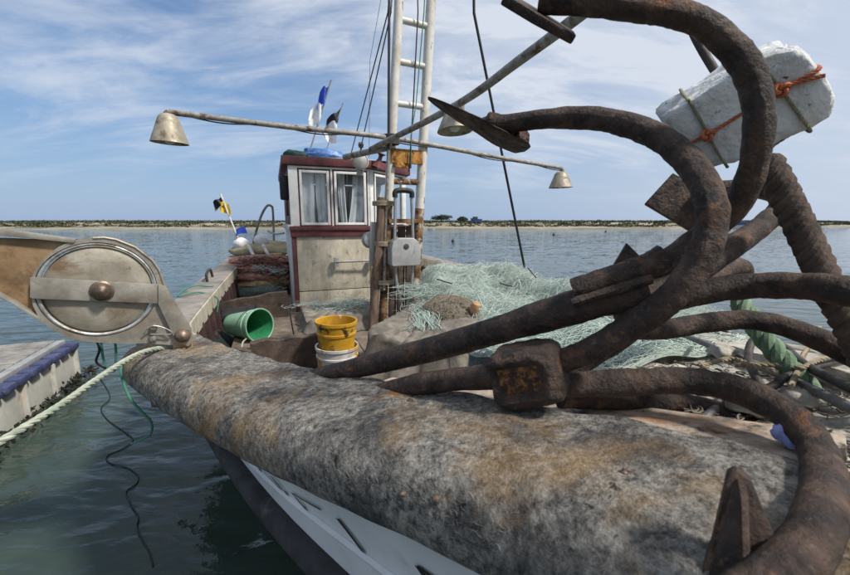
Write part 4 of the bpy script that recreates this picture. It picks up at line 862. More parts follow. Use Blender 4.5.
# ================================================================== HAULING BLOCK ON THE RAIL
PH = R(35); hu_ = np.array([math.cos(PH), math.sin(PH), 0]); hn = np.array([math.sin(PH), -math.cos(PH), 0])   # in-plane axis, normal to the viewer
HP = at(182, 335, 1.52)
hb = thing('hauling_block', 'big stained steel rope sheave in cheek plates bolted to the rail corner', 'hauling block', HP)
ctr = onplane(100, 290, HP, hn)
def o2(px, py, lift=0.0): return onplane(px, py, HP, hn) + hn * lift
outer_px = [(93, 238), (104, 237.5), (116, 239.5), (135, 247), (152, 260), (159, 270), (164, 284), (174, 303), (188, 327), (193, 340), (191, 346), (143, 343), (120, 343.5), (93, 342), (71, 338.5), (56, 331), (40.6, 321), (33, 305), (31, 288), (34, 272), (44, 258), (58, 247), (74, 240)]
OP = np.array([o2(*q) for q in outer_px])
d2 = np.array([[np.dot(q - ctr, hu_), q[2] - ctr[2]] for q in OP]); ang = np.arctan2(d2[:, 1], d2[:, 0]); RAD = .160
def cheek(l0, l1, name, hole=True):
    th = np.linspace(-PI, PI, 96, endpoint=False); poly2 = np.vstack([d2, d2[:1]])
    def ray(t):
        best = .2; d = np.array([math.cos(t), math.sin(t)])
        for a_, b_ in zip(poly2[:-1], poly2[1:]):
            e = b_ - a_; den = d[0] * e[1] - d[1] * e[0]
            if abs(den) < 1e-9: continue
            k = (a_[0] * e[1] - a_[1] * e[0]) / den; w_ = (a_[0] * d[1] - a_[1] * d[0]) / den
            if k > 0 and -1e-6 <= w_ <= 1 + 1e-6: best = k
        return best
    ro = np.array([ray(t) for t in th]); ri = RAD + .012 if hole else .02
    P_ = lambda r_, t, l: ctr + hu_ * r_ * math.cos(t) + UP * r_ * math.sin(t) + hn * l
    rows = [[P_(max(ro[i], ri + .006), t, l0), P_(max(ro[i], ri + .006), t, l1), P_(ri, t, l1), P_(ri, t, l0)] for i, t in enumerate(th)]; rows.append(rows[0])
    return MB().grid(rows, True).build(name, M['steel'], hb, bevel=0, angle=30)
cheek(-.012, .004, 'cheek_plate'); cheek(-.115, -.10, 'cheek_plate', True)
# raised rim round the plate edge
MB().tube(np.array([o2(*q, .004) for q in outer_px[:10]]), .0045, 8).build('edge_bead', M['steel'], hb)
sh = MB().lathe([(.001, -.0), (.05, .001), (.10, .0), (RAD - .012, -.003), (RAD - .004, -.008), (RAD - .004, -.02), (RAD - .05, -.052), (RAD - .004, -.085), (RAD - .004, -.097), (.001, -.098)], ctr + hn * -.004, hn, 64).build('sheave', M['sheave'], hb)
MB().lathe([(RAD - .001, -.012), (RAD - .001, -.004), (RAD + .004, -.001), (RAD + .009, -.003), (RAD + .011, -.010)], ctr + hn * .004, hn, 64).build('rim_ring', M['bright_steel'], sh)
def plate(pts, l0, l1, name, m, bevel=.002): return MB().prism([o2(*q, l0) for q in pts], hn * (l1 - l0)).build(name, M[m], hb, bevel=bevel)
plate([(31, 277), (34, 276.5), (160, 284), (166, 286), (166, 300), (160, 303), (34, 298), (31, 297)], .006, .016, 'strap_bar', 'steel')
plate([(158, 283.5), (166, 286), (191, 327), (193, 340), (188, 345), (176, 341), (158, 303)], .0165, .024, 'strap_leg', 'steel')
MB().lathe([(.034, .0), (.036, .006), (.030, .010), (.027, .022), (.018, .032), (.001, .036)], o2(102.5, 290, .016), hn, 24).build('axle_bolt', M['bolt'], hb)
MB().lathe([(.027, .0), (.029, .006), (.024, .018), (.013, .028), (.001, .031)], o2(182, 334, .024), hn, 24).build('hinge_bolt', M['bolt'], hb)
MB().lathe([(.02, 0), (.02, -.13), (.001, -.131)], o2(182, 334, 0), hn, 16).build('hinge_pin', M['bolt'], hb)
# the arm that carries the block, running off to the left
plate([(-70, 236), (13, 238.5), (74, 241), (58, 247), (44, 258), (34, 272), (31, 288), (33, 305), (39, 318), (13, 302), (-70, 258)], -.03, -.014, 'arm_panel', 'rusty_panel')
plate([(-70, 222), (13, 230.5), (76, 239), (74, 243), (13, 236.5), (-70, 230)], -.05, .010, 'arm_flange', 'steel')
plate([(-70, 262), (13, 304), (42, 322), (40, 317), (13, 299.5), (-70, 256)], -.05, .010, 'arm_flange', 'steel')
# small shackle and wire by the hinge
q = MB().tube(spline([o2(143, 333, .02), o2(150, 325, .03), o2(160, 325, .03), o2(171, 330, .03), o2(168, 333, .025), o2(150, 333, .02)], 5), .0028, 6); q.build('wire_loop', M['bright_steel'], hb)
for px, py in ((153.5, 326.5), (153, 338)): MB().lathe([(.001, -.012), (.012, -.010), (.014, 0), (.009, .012), (.001, .014)], o2(px, py, .015), hn, 14).build('shackle', M['bright_steel'], hb)
# bracket carrying the hinge on the rail
bk = o2(182, 338, -.055); MB().box(bk + np.array([.0, .0, -.045]), .035, .06, .035, (hu_, hn, UP)).build('hinge_bracket', M['rusty_panel'], hb, bevel=.006)
# lines hanging from the block to the water
for i, (px, a, lb_) in enumerate(((93, 0, 'short dark line hanging below the steel sheave'), (99, 1, 'green line looping under the steel sheave'))):
    p0 = o2(px, 341, -.06); pts = [p0, p0 + [.01, .0, -.05], p0 + [-.008, 0, -.10], p0 + [.02, .02, -.14]] if not a else [p0, p0 + [.0, 0, -.10], p0 + [.025, .01, -.14], p0 + [.05, 0, -.06], p0 + [.06, -.01, 0.02]]
    tag(MB().tube(spline(pts, 8), .0042, 6).build('hanging_line', M['cable'] if not a else M['line_green']), lb_, 'line', 'lines hanging at the boat side')

refl_px = [(94, 372), (104, 384), (110, 398), (101, 408), (108, 420), (125, 432), (133, 440), (122, 449), (107, 456), (110, 463), (128, 468), (138, 476), (136, 484), (126, 492), (130, 503), (138, 516), (137, 528), (143, 541), (149, 552), (153, 566)]  # dark tube laid on the water in place of a wavering line reflection
tag(MB().tube(spline([atz(x, y, .006) for x, y in refl_px], 6), .0038, 6).build('line_reflection', M['cable']), 'dark wavering reflection of a line, modelled as a thin cord on the green water', 'line')
# ================================================================== ROPES AT THE CORNER
mr_ = spline([at(-260, 640, .55), at(-30, 462, .80), at(13, 434, .86), at(60, 405, 1.0), at(100, 377, 1.17), at(130, 358, 1.32), at(150, 350, 1.43), at(170, 347.5, 1.52), at(192, 348, 1.55)], 10)
tag(rope(MB(), mr_, .0092, n=6).build('mooring_rope', M['rope_pale']), 'thick pale twisted mooring rope stretching to the lower left', 'rope')
gl_ = [at(123, 362, 1.40), at(121, 367, 1.37), at(122, 378, 1.36), at(130, 398, 1.35), at(142, 412, 1.35), at(151, 422, 1.35), at(151, 433, 1.35), at(143, 439, 1.34), at(131, 444, 1.34)]
tag(MB().tube(spline(gl_, 8), .0045, 7).build('hanging_line', M['line_green']), 'dark green line dangling over the end of the felt rail', 'line', 'lines hanging at the boat side')
gl2 = [at(150, 348.0, 1.50), at(180, 344.5, 1.56), at(200, 349, 1.60), at(215, 353.5, 1.66), at(228, 354, 1.80), at(240, 350, 2.05), at(243, 342, 2.4), at(246, 339, 2.75)]
tag(MB().tube(spline(gl2, 8), .0055, 7).build('thin_line', M['rope_pale']), 'thin pale green line running from the rail to the green bucket', 'line')
lp2 = [off(3.95, -1, .02, rz(3.95) + .012), off(3.9, -1, .16, rz(3.9) + .03), off(3.6, -1, .20, rz(3.6) + .012), off(3.7, -1, .08, rz(3.6) + .014), off(3.75, -1, -.03, rz(3.7) - .05), off(3.75, -1, -.02, rz(3.7) - .16)]
tag(MB().tube(spline(lp2, 8), .006, 7).build('thin_line', M['line_green']), 'green cord looped over the wooden rail cap beside the red net', 'line')

# ================================================================== BUCKETS
def bucket(name, label, c, ax, r0, r1, h, m, m_in, handle=True, hang=1):
    t = thing(name, label, 'bucket', c, 'buckets on the boat floor'); ax = nrm(ax)
    pr = [(.001, .004), (r0 - .01, .004), (r0, .012)] + [(r0 + (r1 - r0) * q, h * q) for q in (.2, .4, .6, .74)] + [(r0 + (r1 - r0) * .75 + .005, h * .75), (r0 + (r1 - r0) * .79 + .005, h * .79), (r0 + (r1 - r0) * .80, h * .8), (r1, h * .93), (r1 + .006, h * .94), (r1 + .006, h * .995), (r1 + .002, h), (r1 - .004, h * .99)]
    MB().lathe(pr, c, ax, 36).build('shell', M[m], t)
    MB().lathe([(r1 - .0045, h * .992), (r0 + (r1 - r0) * .5 - .004, h * .5), (r0 - .006, .016), (.001, .015)], c, ax, 36).build('inside', M[m_in], t)
    if handle:
        e1 = nrm(np.cross(ax, [0.2, .9, .3])); e2 = np.cross(ax, e1); C_ = np.asarray(c) + ax * h * .88
        MB().tube([C_ + e1 * math.cos(a) * (r1 + .012) + (e2 * hang * .75 - ax * .65) * math.sin(a) * (r1 + .012) for a in np.linspace(0, PI, 20)], .0028, 6).build('handle', M['wire'], t)
    return t
yb = at(336, 340, 1.99); yb[2] = FLOOR + .006
bucket('white_bucket', 'dirty white bucket on the floor holding a yellow bucket', yb, (0.02, 0, 1), .092, .108, .245, 'white_pail', 'white_pail', True, -1)
bucket('yellow_bucket', 'yellow paint spattered bucket stacked inside the white bucket', yb + UP * .09, (0.02, 0, 1), .082, .1035, .29, 'yellow_pail', 'yellow_pail', False)
adir = nrm([.28, -.14, .03]); gr = np.array([-1.245, 2.86, FLOOR + .118]); 
bucket('green_bucket', 'faded green bucket lying on its side with its mouth to the viewer', gr - adir * .33, adir, .082, .124, .33, 'green_pail', 'green_in', True, 1)
bb = np.array([-1.73, 3.22, FLOOR + .085]); bucket('black_bucket', 'black bucket lying on its side against the bulwark ribs', bb, (.9, .32, .0), .075, .085, .27, 'black_plastic', 'black_plastic', False)
# green stone/float inside the green bucket
tag(lump('small_float', gr - adir * .20 - UP * .05, .03, .03, .03, 'green_pail', 8, .05, flat=-1), 'small pale green float inside the lying green bucket', 'float')

# ================================================================== TARPS
def drape(name, label, corners, zf, m, seed, fold=.02, skirt=.10, top_n=.25):
    C = np.array(corners); ctr_ = C.mean(0); n = 72; rows = []
    per = []
    for k in range(4):
        for q in np.linspace(0, 1, n // 4, endpoint=False): per.append(C[k] * (1 - q) + C[(k + 1) % 4] * q)
    per = np.array(per); per = (np.roll(per, 1, 0) + np.roll(per, -1, 0) + 2 * per) / 4; ph = np.random.default_rng(seed).random(8) * 6
    for t in np.linspace(.02, 1, 16):
        rows.append([ctr_ * (1 - t) + p * t + UP * (.012 * math.sin(9 * p[0] * t + ph[0]) + .032 * abs(math.sin(34 * (p[0] - .305 * p[1]) + ph[1] + .5 * math.sin(4 * p[1]))) * t ** .4 + .007 * math.sin(55 * (p[0] + .3 * p[1]) * t) - .02 * t ** 6) for p in per])
    for q in np.linspace(.06, 1, 16):
        r_ = []
        for i, p in enumerate(per):
            d = nrm((p - ctr_) * [1, 1, 0]); f_ = fold * math.sqrt(q) * (math.sin(i * 1.1 + ph[2]) + .6 * math.sin(i * 2.3 + ph[3] + q * 2)) + skirt * q ** 2 + .018 * math.sin(q * PI * .5)
            z_ = p[2] - .02 + (zf - p[2] + .02) * q; r_.append(np.array([p[0] + d[0] * f_, p[1] + d[1] * f_, z_]))
        rows.append(r_)
    return tag(MB().grid(rows, True).build(name, M[m], angle=80), label, 'tarpaulin')
cz = lambda px, py, y, z: (lambda p: np.array([p[0], p[1], CAMZ + z]))(at(px, py, y))
drape('canvas_cover', 'grey brown canvas draped over a hatch beside the yellow bucket', [cz(366, 338, 2.13, -.63), cz(412, 303, 2.95, -.60), cz(492, 305, 2.75, -.60), cz(462, 352, 1.88, -.64)], FLOOR + .004, 'canvas', 4)
drape('wet_canvas', 'crumpled dark wet canvas on the floor below the wheelhouse front', [cz(306, 320, 3.05, -.80), cz(300, 306, 3.62, -.81), cz(372, 306, 3.95, -.80), cz(378, 320, 3.2, -.79)], FLOOR + .003, 'canvas', 9, .015, .03)

# ================================================================== NETS
def LMIN(s): return np.interp(s, [1.6, 2.2, 2.9, 3.9, 4.5], [-.16, .12, .16, .40, .50])
def net_h(s, l):
    z = np.interp(s, [1.2, 1.62, 2.2, 3.0, 3.9, 4.3, 4.7], [-.43, -.50, -.62, -.60, -.51, -.58, -.86])
    e1 = np.clip((l - LMIN(s)) / .30, 0, 1); e1 = e1 * e1 * (3 - 2 * e1)
    z = np.where(s > 1.62, z * e1 + (-.88) * (1 - e1), z)
    ov = np.clip((l - 1.36) / .2, 0, 1); z = z - ov * ov * .45
    up_ = np.clip((l - 1.0) / .2, 0, 1); z = z + .085 * up_ * up_ * (3 - 2 * up_) * np.interp(s, [1.6, 2.0, 3.6, 4.2], [0, 1, .8, 0])
    lumps = .030 * np.sin(s * 5.1 + l * 3) * np.cos(l * 6.3 - s * 2) + .018 * np.sin(s * 13 + 1) * np.sin(l * 15 + s * 4) + .012 * np.sin(s * 27 + l * 21)
    return CAMZ + z + lumps
sg = np.linspace(1.66, 4.55, 90); lg = np.linspace(0, 1, 60)
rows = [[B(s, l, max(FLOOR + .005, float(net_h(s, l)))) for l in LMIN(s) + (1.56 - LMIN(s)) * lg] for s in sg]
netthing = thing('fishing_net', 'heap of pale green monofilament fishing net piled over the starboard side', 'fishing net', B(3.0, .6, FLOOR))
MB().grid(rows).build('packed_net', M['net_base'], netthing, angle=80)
def net_paths(n, m_, seed, smin=1.66, smax=4.5, lmin=-.40, lmax=1.56, lift=.05, step=.030, curl=.9, hf=net_h):
    g = np.random.default_rng(seed); s = smin + g.random(n) * (smax - smin); l = (LMIN(s) if hf is net_h else lmin) + .02 + g.random(n) * (lmax - (LMIN(s) if hf is net_h else lmin)); a = g.random(n) * 2 * PI; cu = g.normal(0, curl * .35, n)
    up = g.random(n) ** 2.2 * lift; out = []
    for k in range(m_):
        s = s + np.cos(a) * step; l = l + np.sin(a) * step; cu = cu * .93 + g.normal(0, curl * .16, n); a = a + cu * .5
        s = np.clip(s, smin, smax); l = np.clip(l, (LMIN(s) if hf is net_h else lmin), lmax)
        z = np.maximum(hf(s, l), FLOOR + .005) + .004 + up * (.35 + .65 * np.sin(k * .35 + up * 300) ** 2)
        out.append(np.stack([BS0[0] + s * BA[0] + l * BP[0], BS0[1] + s * BA[1] + l * BP[1], z], 1))
    return np.stack(out, 1)
for sd_, n_, m_, r_, lf in ((11, 2600, 'net_green', .00095, .06), (12, 1700, 'net_pale', .0009, .08), (13, 160, 'net_pale', .0018, .12)):
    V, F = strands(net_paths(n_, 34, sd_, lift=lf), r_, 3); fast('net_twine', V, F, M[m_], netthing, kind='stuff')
# net spread on the foredeck at the right
def fh(s, l): return CAMZ + np.interp(s, [.9, 1.2, 1.7], [-.375, -.42, -.50]) + .05 * np.exp(-((s - 1.45) / .3) ** 2 - ((l - .35) / .3) ** 2) + .012 * np.sin(s * 21) * np.sin(l * 19)
for sd_, n_, m_ in ((21, 700, 'net_green'), (22, 450, 'net_pale')):
    V, F = strands(net_paths(n_, 26, sd_, 1.12, 1.72, -.12, .68, .04, .022, hf=fh), .0011, 3); fast('net_twine', V, F, M[m_], netthing, kind='stuff')
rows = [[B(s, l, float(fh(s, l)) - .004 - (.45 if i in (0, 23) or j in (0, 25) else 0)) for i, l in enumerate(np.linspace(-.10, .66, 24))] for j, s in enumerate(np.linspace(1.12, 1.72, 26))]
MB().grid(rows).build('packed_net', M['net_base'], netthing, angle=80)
# net scraps by the wheelhouse front and bunches hanging at the ladder foot
def scrap(c, r_, n, seed, m, lift, parent, rad=.0014):
    g = np.random.default_rng(seed); th = g.random(n) * 2 * PI; q = np.sqrt(g.random(n)) * r_; p = np.stack([c[0] + q * np.cos(th), c[1] + q * np.sin(th), np.full(n, c[2]) + g.random(n) * lift], 1)
    a = g.random(n) * 2 * PI; cu = g.normal(0, .4, n); out = []
    for k in range(24):
        p = p + np.stack([np.cos(a), np.sin(a), g.normal(0, .25, n)], 1) * r_ * .09; p[:, 2] = np.clip(p[:, 2], c[2], c[2] + lift); cu = cu * .9 + g.normal(0, .15, n); a = a + cu * .6; out.append(p.copy())
    V, F = strands(np.stack(out, 1), rad, 3); return fast('net_twine', V, F, M[m], parent, kind='stuff')
sc = cz(357, 308, 3.55, -.80); scrap(sc, .18, 130, 31, 'net_green', .07, netthing); scrap(cz(427, 294, 3.05, -.62), .12, 170, 33, 'net_green', .12, netthing, .0014)
sc = cz(318, 305, 3.6, -.80); scrap(sc, .14, 40, 35, 'net_pale', .03, netthing)
# vertical tangles of loose twine falling on the canvas
g_ = np.random.default_rng(41); ps = []
for k in range(60):
    t0 = cz(424 + g_.normal(0, 7), 296, 2.72 + g_.normal(0, .05), -.585); t1 = cz(426 + g_.normal(0, 10), 342, 2.15, -.60 - .02 * g_.random())
    ph = g_.random() * 6; ps.append([t0 * (1 - q) + t1 * q + np.array([.03 * math.sin(q * 7 + ph), .01 * math.sin(q * 11), .012 * math.sin(q * PI) + .01 * math.sin(q * 9 + ph)]) for q in np.linspace(0, 1, 22)])
V, F = strands(np.array(ps), .0016, 3); fast('net_twine', V, F, M['net_green'], netthing, kind='stuff')
# brown net mound with an orange float
bmnd = thing('brown_net', 'brown net mound half buried in the pale green net', 'fishing net', at(449, 316, 2.5))
mc = at(450, 316, 2.55); lump('packed_net', mc, .19, .17, .13, 'net_brown', 12, .07, bmnd)
g_ = np.random.default_rng(44); n = 420; th = g_.random(n) * 2 * PI; ph = g_.random(n) * .9 * PI / 2; a = g_.random(n) * 6; out = []
for k in range(16):
    th = th + np.cos(a) * .09; ph = np.clip(ph + np.sin(a) * .07, 0, 1.5); a = a + g_.normal(0, .3, n)
    d = np.stack([np.sin(ph) * np.cos(th) * .198, np.sin(ph) * np.sin(th) * .178, np.cos(ph) * .138], 1); out.append(mc + d * (1.0 + .05 * g_.random((n, 1))))
V, F = strands(np.stack(out, 1), .0014, 3); fast('net_twine', V, F, M['twine_brown'], bmnd, kind='stuff')
fl_ = at(475, 307, 2.42); q = MB().lathe([(.001, -.04), (.02, -.037), (.028, -.02), (.030, .005), (.026, .025), (.012, .036), (.004, .034), (.001, .03)], fl_, [.3, -.2, .9], 16); nfl = tag(q.build('net_float', M['float_orange']), 'small tan orange float on the net beside the brown mound', 'float')
q = MB().tube(spline([fl_ - UP * .03, fl_ + [.01, -.02, -.08], fl_ + [.0, -.03, -.13]], 4), .006, 6); q.build('float_cord', M['twine_brown'], nfl)
# a few twigs in the net
for a_, b_ in (((528, 268, 3.3), (536, 280, 3.1)), ((437, 279, 3.2), (452, 286, 3.0)), ((500, 283, 3.0), (512, 289, 2.9))):
    p0 = at(*a_); p1 = at(*b_); tag(MB().tube(spline([p0, (p0 + p1) / 2 + [.003, 0, .006], p1 + UP * .02], 4), .005, 6).build('driftwood_stick', M['brown_wood']), {528: 'thin dark stick poking from the net below the black stay', 437: 'thin dark stick in the net close to the ladder foot', 500: 'thin dark stick lying in the middle of the green net'}[a_[0]], 'stick', 'sticks caught in the net')

# stern heap: red nets, tan tarp, white floats
sb = B(5.25, -.86, FLOOR)
red = thing('red_net', 'stacked red brown and tan nets heaped in the stern left of the wheelhouse', 'fishing net', sb)
def bundle(px, py, y, rx, ry, rz_, m, seed): return lump('net_layer', at(px, py, y), rx, ry, rz_, m, seed, .10, red, flat=-.8)
for k, (px, py, y, rx, ry, rz_, m) in enumerate(((259, 290, 4.75, .38, .30, .12, 'net_base'), (259, 282, 4.82, .43, .30, .09, 'net_tan'), (259, 275, 4.86, .45, .32, .09, 'net_red'), (260, 267, 4.92, .46, .34, .09, 'net_red'), (264, 260, 5.0, .42, .34, .07, 'net_red'))):
    bundle(px, py, y, rx, ry, rz_, m, 60 + k)
g_ = np.random.default_rng(61)
for m_, py0, py1, n in (('net_tan', 276, 283, 150), ('net_red', 258, 276, 260), ('net_pale', 266, 273, 90), ('net_green', 281, 290, 90)):
    ps = []
    for k in range(n):
        px = 240 + g_.random() * 38; py = py0 + g_.random() * (py1 - py0); b0 = at(px, py, 4.62 + .12 * g_.random()); aa = g_.normal(0, .5); ps.append([b0 + np.array([math.cos(aa) * t * .24, 0, math.sin(aa) * t * .12 + .02 * math.sin(t * 9 + k)]) - A3 * .04 * math.cos(t * 2.5) for t in np.linspace(-.5, .5, 12)])
    V, F = strands(np.array(ps), .004, 3); fast('net_twine', V, F, M[m_], red, kind='stuff')
tag(lump('folded_tarp', at(266, 250, 5.75), .44, .30, .13, 'tan_tarp', 71, .10), 'tan folded tarpaulin lying over the stern behind the red nets', 'tarpaulin')
tag(lump('net_buoy', at(241, 244, 5.6), .10, .09, .09, 'flag_white', 72, .08, flat=-1), 'white buoy at the foot of the black and yellow flag', 'buoy', 'buoys on the stern')
tag(lump('net_buoy', at(261, 240, 5.6), .10, .09, .085, 'flag_white', 73, .1, flat=-1), 'white buoy on the tan tarpaulin in front of the rail arch', 'buoy', 'buoys on the stern')
for px, lb in ((252, 'left white stick slanting over the dark stern box'), (267, 'right white stick slanting over the dark stern box')):
    p0 = at(px - 4, 245, 5.35); p1 = at(px + 4, 260, 5.1); tag(MB().tube([p0, p1], .022, 8).build('white_stick', M['white_pail']), lb, 'stick', 'white sticks in the stern')
tag(lump('dark_sack', at(257, 260, 5.3), .26, .14, .07, 'black_plastic', 75, .1), 'black sack between the tan tarpaulin and the red nets', 'sack')
tag(MB().box(at(276, 258, 5.05), .07, .07, .06, (P3, A3, UP)).build('orange_crate', M['float_orange'], None, bevel=.012), 'small peach coloured box on the red nets by the wheelhouse', 'box')
# ================================================================== ANCHORS ON THE BOW
def bar(mb, pts, r0, r1=None, seed=0, n=18, k=11, rough=.032):
    P = spline([at(*q) for q in pts], k); r1 = r1 or r0
    g = np.random.default_rng(seed + 99); m = len(P); wob = np.convolve(g.normal(size=m + 8), np.ones(9) / 9, 'valid') * .10
    return mb.tube(P, np.linspace(r0, r1, m) * (1 + wob[:m]), n, rough=rough, seed=seed)
def plate3(pts, d, name, m, parent, bevel=.003):
    return MB().prism(pts, d).build(name, M[m], parent, bevel=bevel)
anA = thing('grapnel_anchor', 'rusty grapnel anchor with the great hooked arm arching over the top right', 'anchor', at(575, 305, .66), 'rusty grapnel anchors on the bow')
bar(MB(), [(285, 389, 1.22), (325, 376, 1.06), (383, 361.5, .94), (467, 339.5, .79), (530, 320, .70), (590, 303, .64), (650, 291, .60)], .0285, .0280, 1, 18, 10, .02).build('shank', M['anchor'], anA)
# welded lugs along the crown end of the shank
bar(MB(), [(574, 290, .635), (600, 281, .62), (640, 269, .605), (664, 257, .60)], .019, .020, 2, 12).build('weld_bar', M['anchor'], anA)
bar(MB(), [(572, 303, .61), (600, 294, .60), (630, 285, .59), (652, 279, .585)], .007, .008, 3, 8, 9, .12).build('weld_seam', M['anchor'], anA)
bar(MB(), [(605, 291, .66), (650, 270, .655), (692, 243, .645), (731, 212, .62), (752, 171, .59), (759, 115, .575), (748, 70, .58), (723, 39, .59), (690, 18, .595), (640, 7, .60), (590, 2, .61), (540, 0, .63)], .0192, .0178, 4, 20, 12, .032).build('arm', M['anchor'], anA)
def flat_palm(p0, p1, wdir, wid_, th, name, parent, taper=.25):
    """a palm plate: p0 -> p1 along its length, wdir across, tapered to a point at p0"""
    p0 = np.asarray(p0); p1 = np.asarray(p1); t = nrm(p1 - p0); w_ = nrm(wdir - t * np.dot(wdir, t)); nn = np.cross(t, w_)
    pts = [p0 - w_ * wid_ * taper * .5, p0 + w_ * wid_ * taper * .5, p0 * .45 + p1 * .55 + w_ * wid_ * .5, p1 + w_ * wid_ * .42, p1 - w_ * wid_ * .42, p0 * .45 + p1 * .55 - w_ * wid_ * .5]
    return plate3([q - nn * th / 2 for q in pts], nn * th, name, 'anchor', parent)
flat_palm(at(573, 38, .64), at(505, -2, .64), at(540, 18, .84) - at(540, 18, .64) + np.array([0, 0, .016]), .11, .013, 'palm', anA, .5)
bar(MB(), [(640, 297, .63), (690, 275, .66), (735, 245, .70), (766, 222, .75), (781, 205, .81), (773, 193, .88), (742, 188, .93), (705, 190, .97)], .0200, .0185, 5).build('arm', M['anchor'], anA)
pa = [at(645, 203, .98), at(673, 172.5, .98), at(722, 200, .98), at(700, 236, .98)]
plate3(pa, np.array([.006, .016, -.004]), 'palm', 'anchor', anA)
bar(MB(), [(620, 320, .66), (655, 306, .66), (700, 293, .65), (750, 286, .62), (800, 286, .57), (845, 291, .52), (900, 303, .49)], .0210, .0210, 6).build('arm', M['anchor'], anA)
bar(MB(), [(620, 328, .70), (660, 330, .73), (705, 323, .75), (750, 320, .74), (795, 330, .70), (850, 354, .64), (900, 385, .60)], .0195, .020, 7).build('arm', M['anchor'], anA)

anB = thing('grapnel_anchor', 'rusty grapnel anchor with orange blotched square crown resting on the felt rail', 'anchor', at(528, 405, .66), 'rusty grapnel anchors on the bow')
bar(MB(), [(300, 412, 1.05), (345, 402, .95), (400, 388, .83), (450, 380, .74), (500, 376, .66)], .0225, .0225, 11, 16, 9, .025).build('shank', M['anchor'], anB)
# square forged crown
cu_ = nrm(at(562, 366, .60) - at(492, 376, .655)); cn = nrm(np.cross(cu_, UP)); cn = cn if cn[1] < 0 else -cn; cv = np.cross(cn, cu_); cv = cv if cv[2] > 0 else -cv
cc = at(529, 373, .645); hx, hy, hz = .062, .050, .052; rows = []
sp2 = lambda v_, e: math.copysign(abs(v_) ** e, v_)
for i in range(29):
    ph = -PI / 2 + PI * i / 28; r_ = []
    for j in range(48):
        t_ = 2 * PI * j / 48; x = sp2(math.cos(ph), .42) * sp2(math.cos(t_), .42); y = sp2(math.cos(ph), .42) * sp2(math.sin(t_), .42); z = sp2(math.sin(ph), .42)
        k = 1 + .03 * math.sin(x * 5 + y * 4) * math.sin(z * 5 + 1) + .018 * math.sin(x * 13 + z * 11) + .012 * math.sin(y * 17 + z * 23)
        pk = max(0, min(1, (.74 - abs(x + .12)) / .22)) * max(0, min(1, (.62 - abs(z)) / .22)) if y < -.5 else 0
        r_.append(cc + cu_ * x * hx * k - cn * (y * hy * k + .016 * pk) + cv * z * hz * k * (1 - .10 * max(0, x)))
    rows.append(r_)
MB().grid(rows, True).build('crown', M['anchor'], anB, angle=70)
pf = [cc + cn * (hy * .985 - .0135) + cu_ * (x - .12) * hx + cv * z * hz for x, z in ((-.62, -.5), (.62, -.5), (.66, 0), (.62, .52), (0, .55), (-.62, .52), (-.66, 0))]
MB().prism(pf, -cn * .006).build('crown_face', M['anchor_orange'], anB, bevel=.002)
bar(MB(), [(548, 366, .645), (585, 352, .61), (630, 327, .58), (668, 300, .548), (698, 263, .535), (712, 222, .54), (706, 188, .565), (683, 156, .61), (650, 133, .66), (600, 119, .72), (545, 119, .78), (497, 125, .84)], .0210, .0185, 12, 20, 12, .032).build('arm', M['anchor'], anB)
PP = spline([at(428, 98, .86), at(446, 108, .86), at(470, 121, .86), at(497, 137, .86), at(515, 146, .86), at(527, 149, .86)], 8); tt_ = np.linspace(0, 1, len(PP))
MB().tube(PP, np.interp(tt_, [0, .06, .3, .6, .9, 1], [.010, .022, .045, .062, .058, .030]), 20, rough=.04, seed=33, flat=.095).build('palm', M['anchor'], anB, angle=70)
for q_, r_ in (((505, 128, .845), .026), ((519, 137, .85), .022), ((492, 124, .845), .023)): lump('weld_lump', at(*q_), r_, r_, r_ * .8, 'anchor', int(q_[0]), .22, anB, flat=-1)
bar(MB(), [(548, 384, .64), (590, 384, .63), (640, 382, .62), (690, 381, .60), (740, 391, .55), (783, 412, .49), (812, 440, .44), (825, 478, .375), (820, 520, .30), (800, 556, .268), (768, 584, .25), (730, 606, .245)], .0235, .0170, 13, 20, 12, .032).build('arm', M['anchor'], anB)
tp = at(737, 470, .30)
palm_pts = [tp, at(752, 482, .295), at(785, 562, .27), at(778, 600, .26), at(690, 600, .285), at(712, 545, .295), at(728, 475, .302)]
plate3(palm_pts, np.array([.008, .012, -.002]), 'palm', 'anchor', anB)
plate3([tp + [.004, .006, 0], at(741, 500, .285), at(745, 600, .255), at(700, 600, .275), at(722, 520, .29)], np.array([.010, .004, .0]), 'palm_rib', 'anchor', anB)
bar(MB(), [(560, 396, .66), (600, 399, .67), (650, 400, .67), (700, 407, .66), (745, 424, .63), (785, 447, .58), (815, 470, .54)], .0200, .018, 14).build('arm', M['anchor'], anB)
bar(MB(), [(560, 372, .68), (610, 345, .73), (660, 310, .80), (705, 282, .87), (732, 266, .93), (744, 272, .99), (725, 285, 1.03), (680, 282, 1.04), (640, 272, 1.04)], .0225, .0205, 15).build('arm', M['anchor'], anB)
plate3([at(627, 243, 1.04), at(646, 262, 1.04), at(650, 285, 1.05), at(618, 292, 1.05), at(609, 273, 1.04), at(612, 268, 1.04)], np.array([.006, .018, 0]), 'palm', 'anchor', anB)

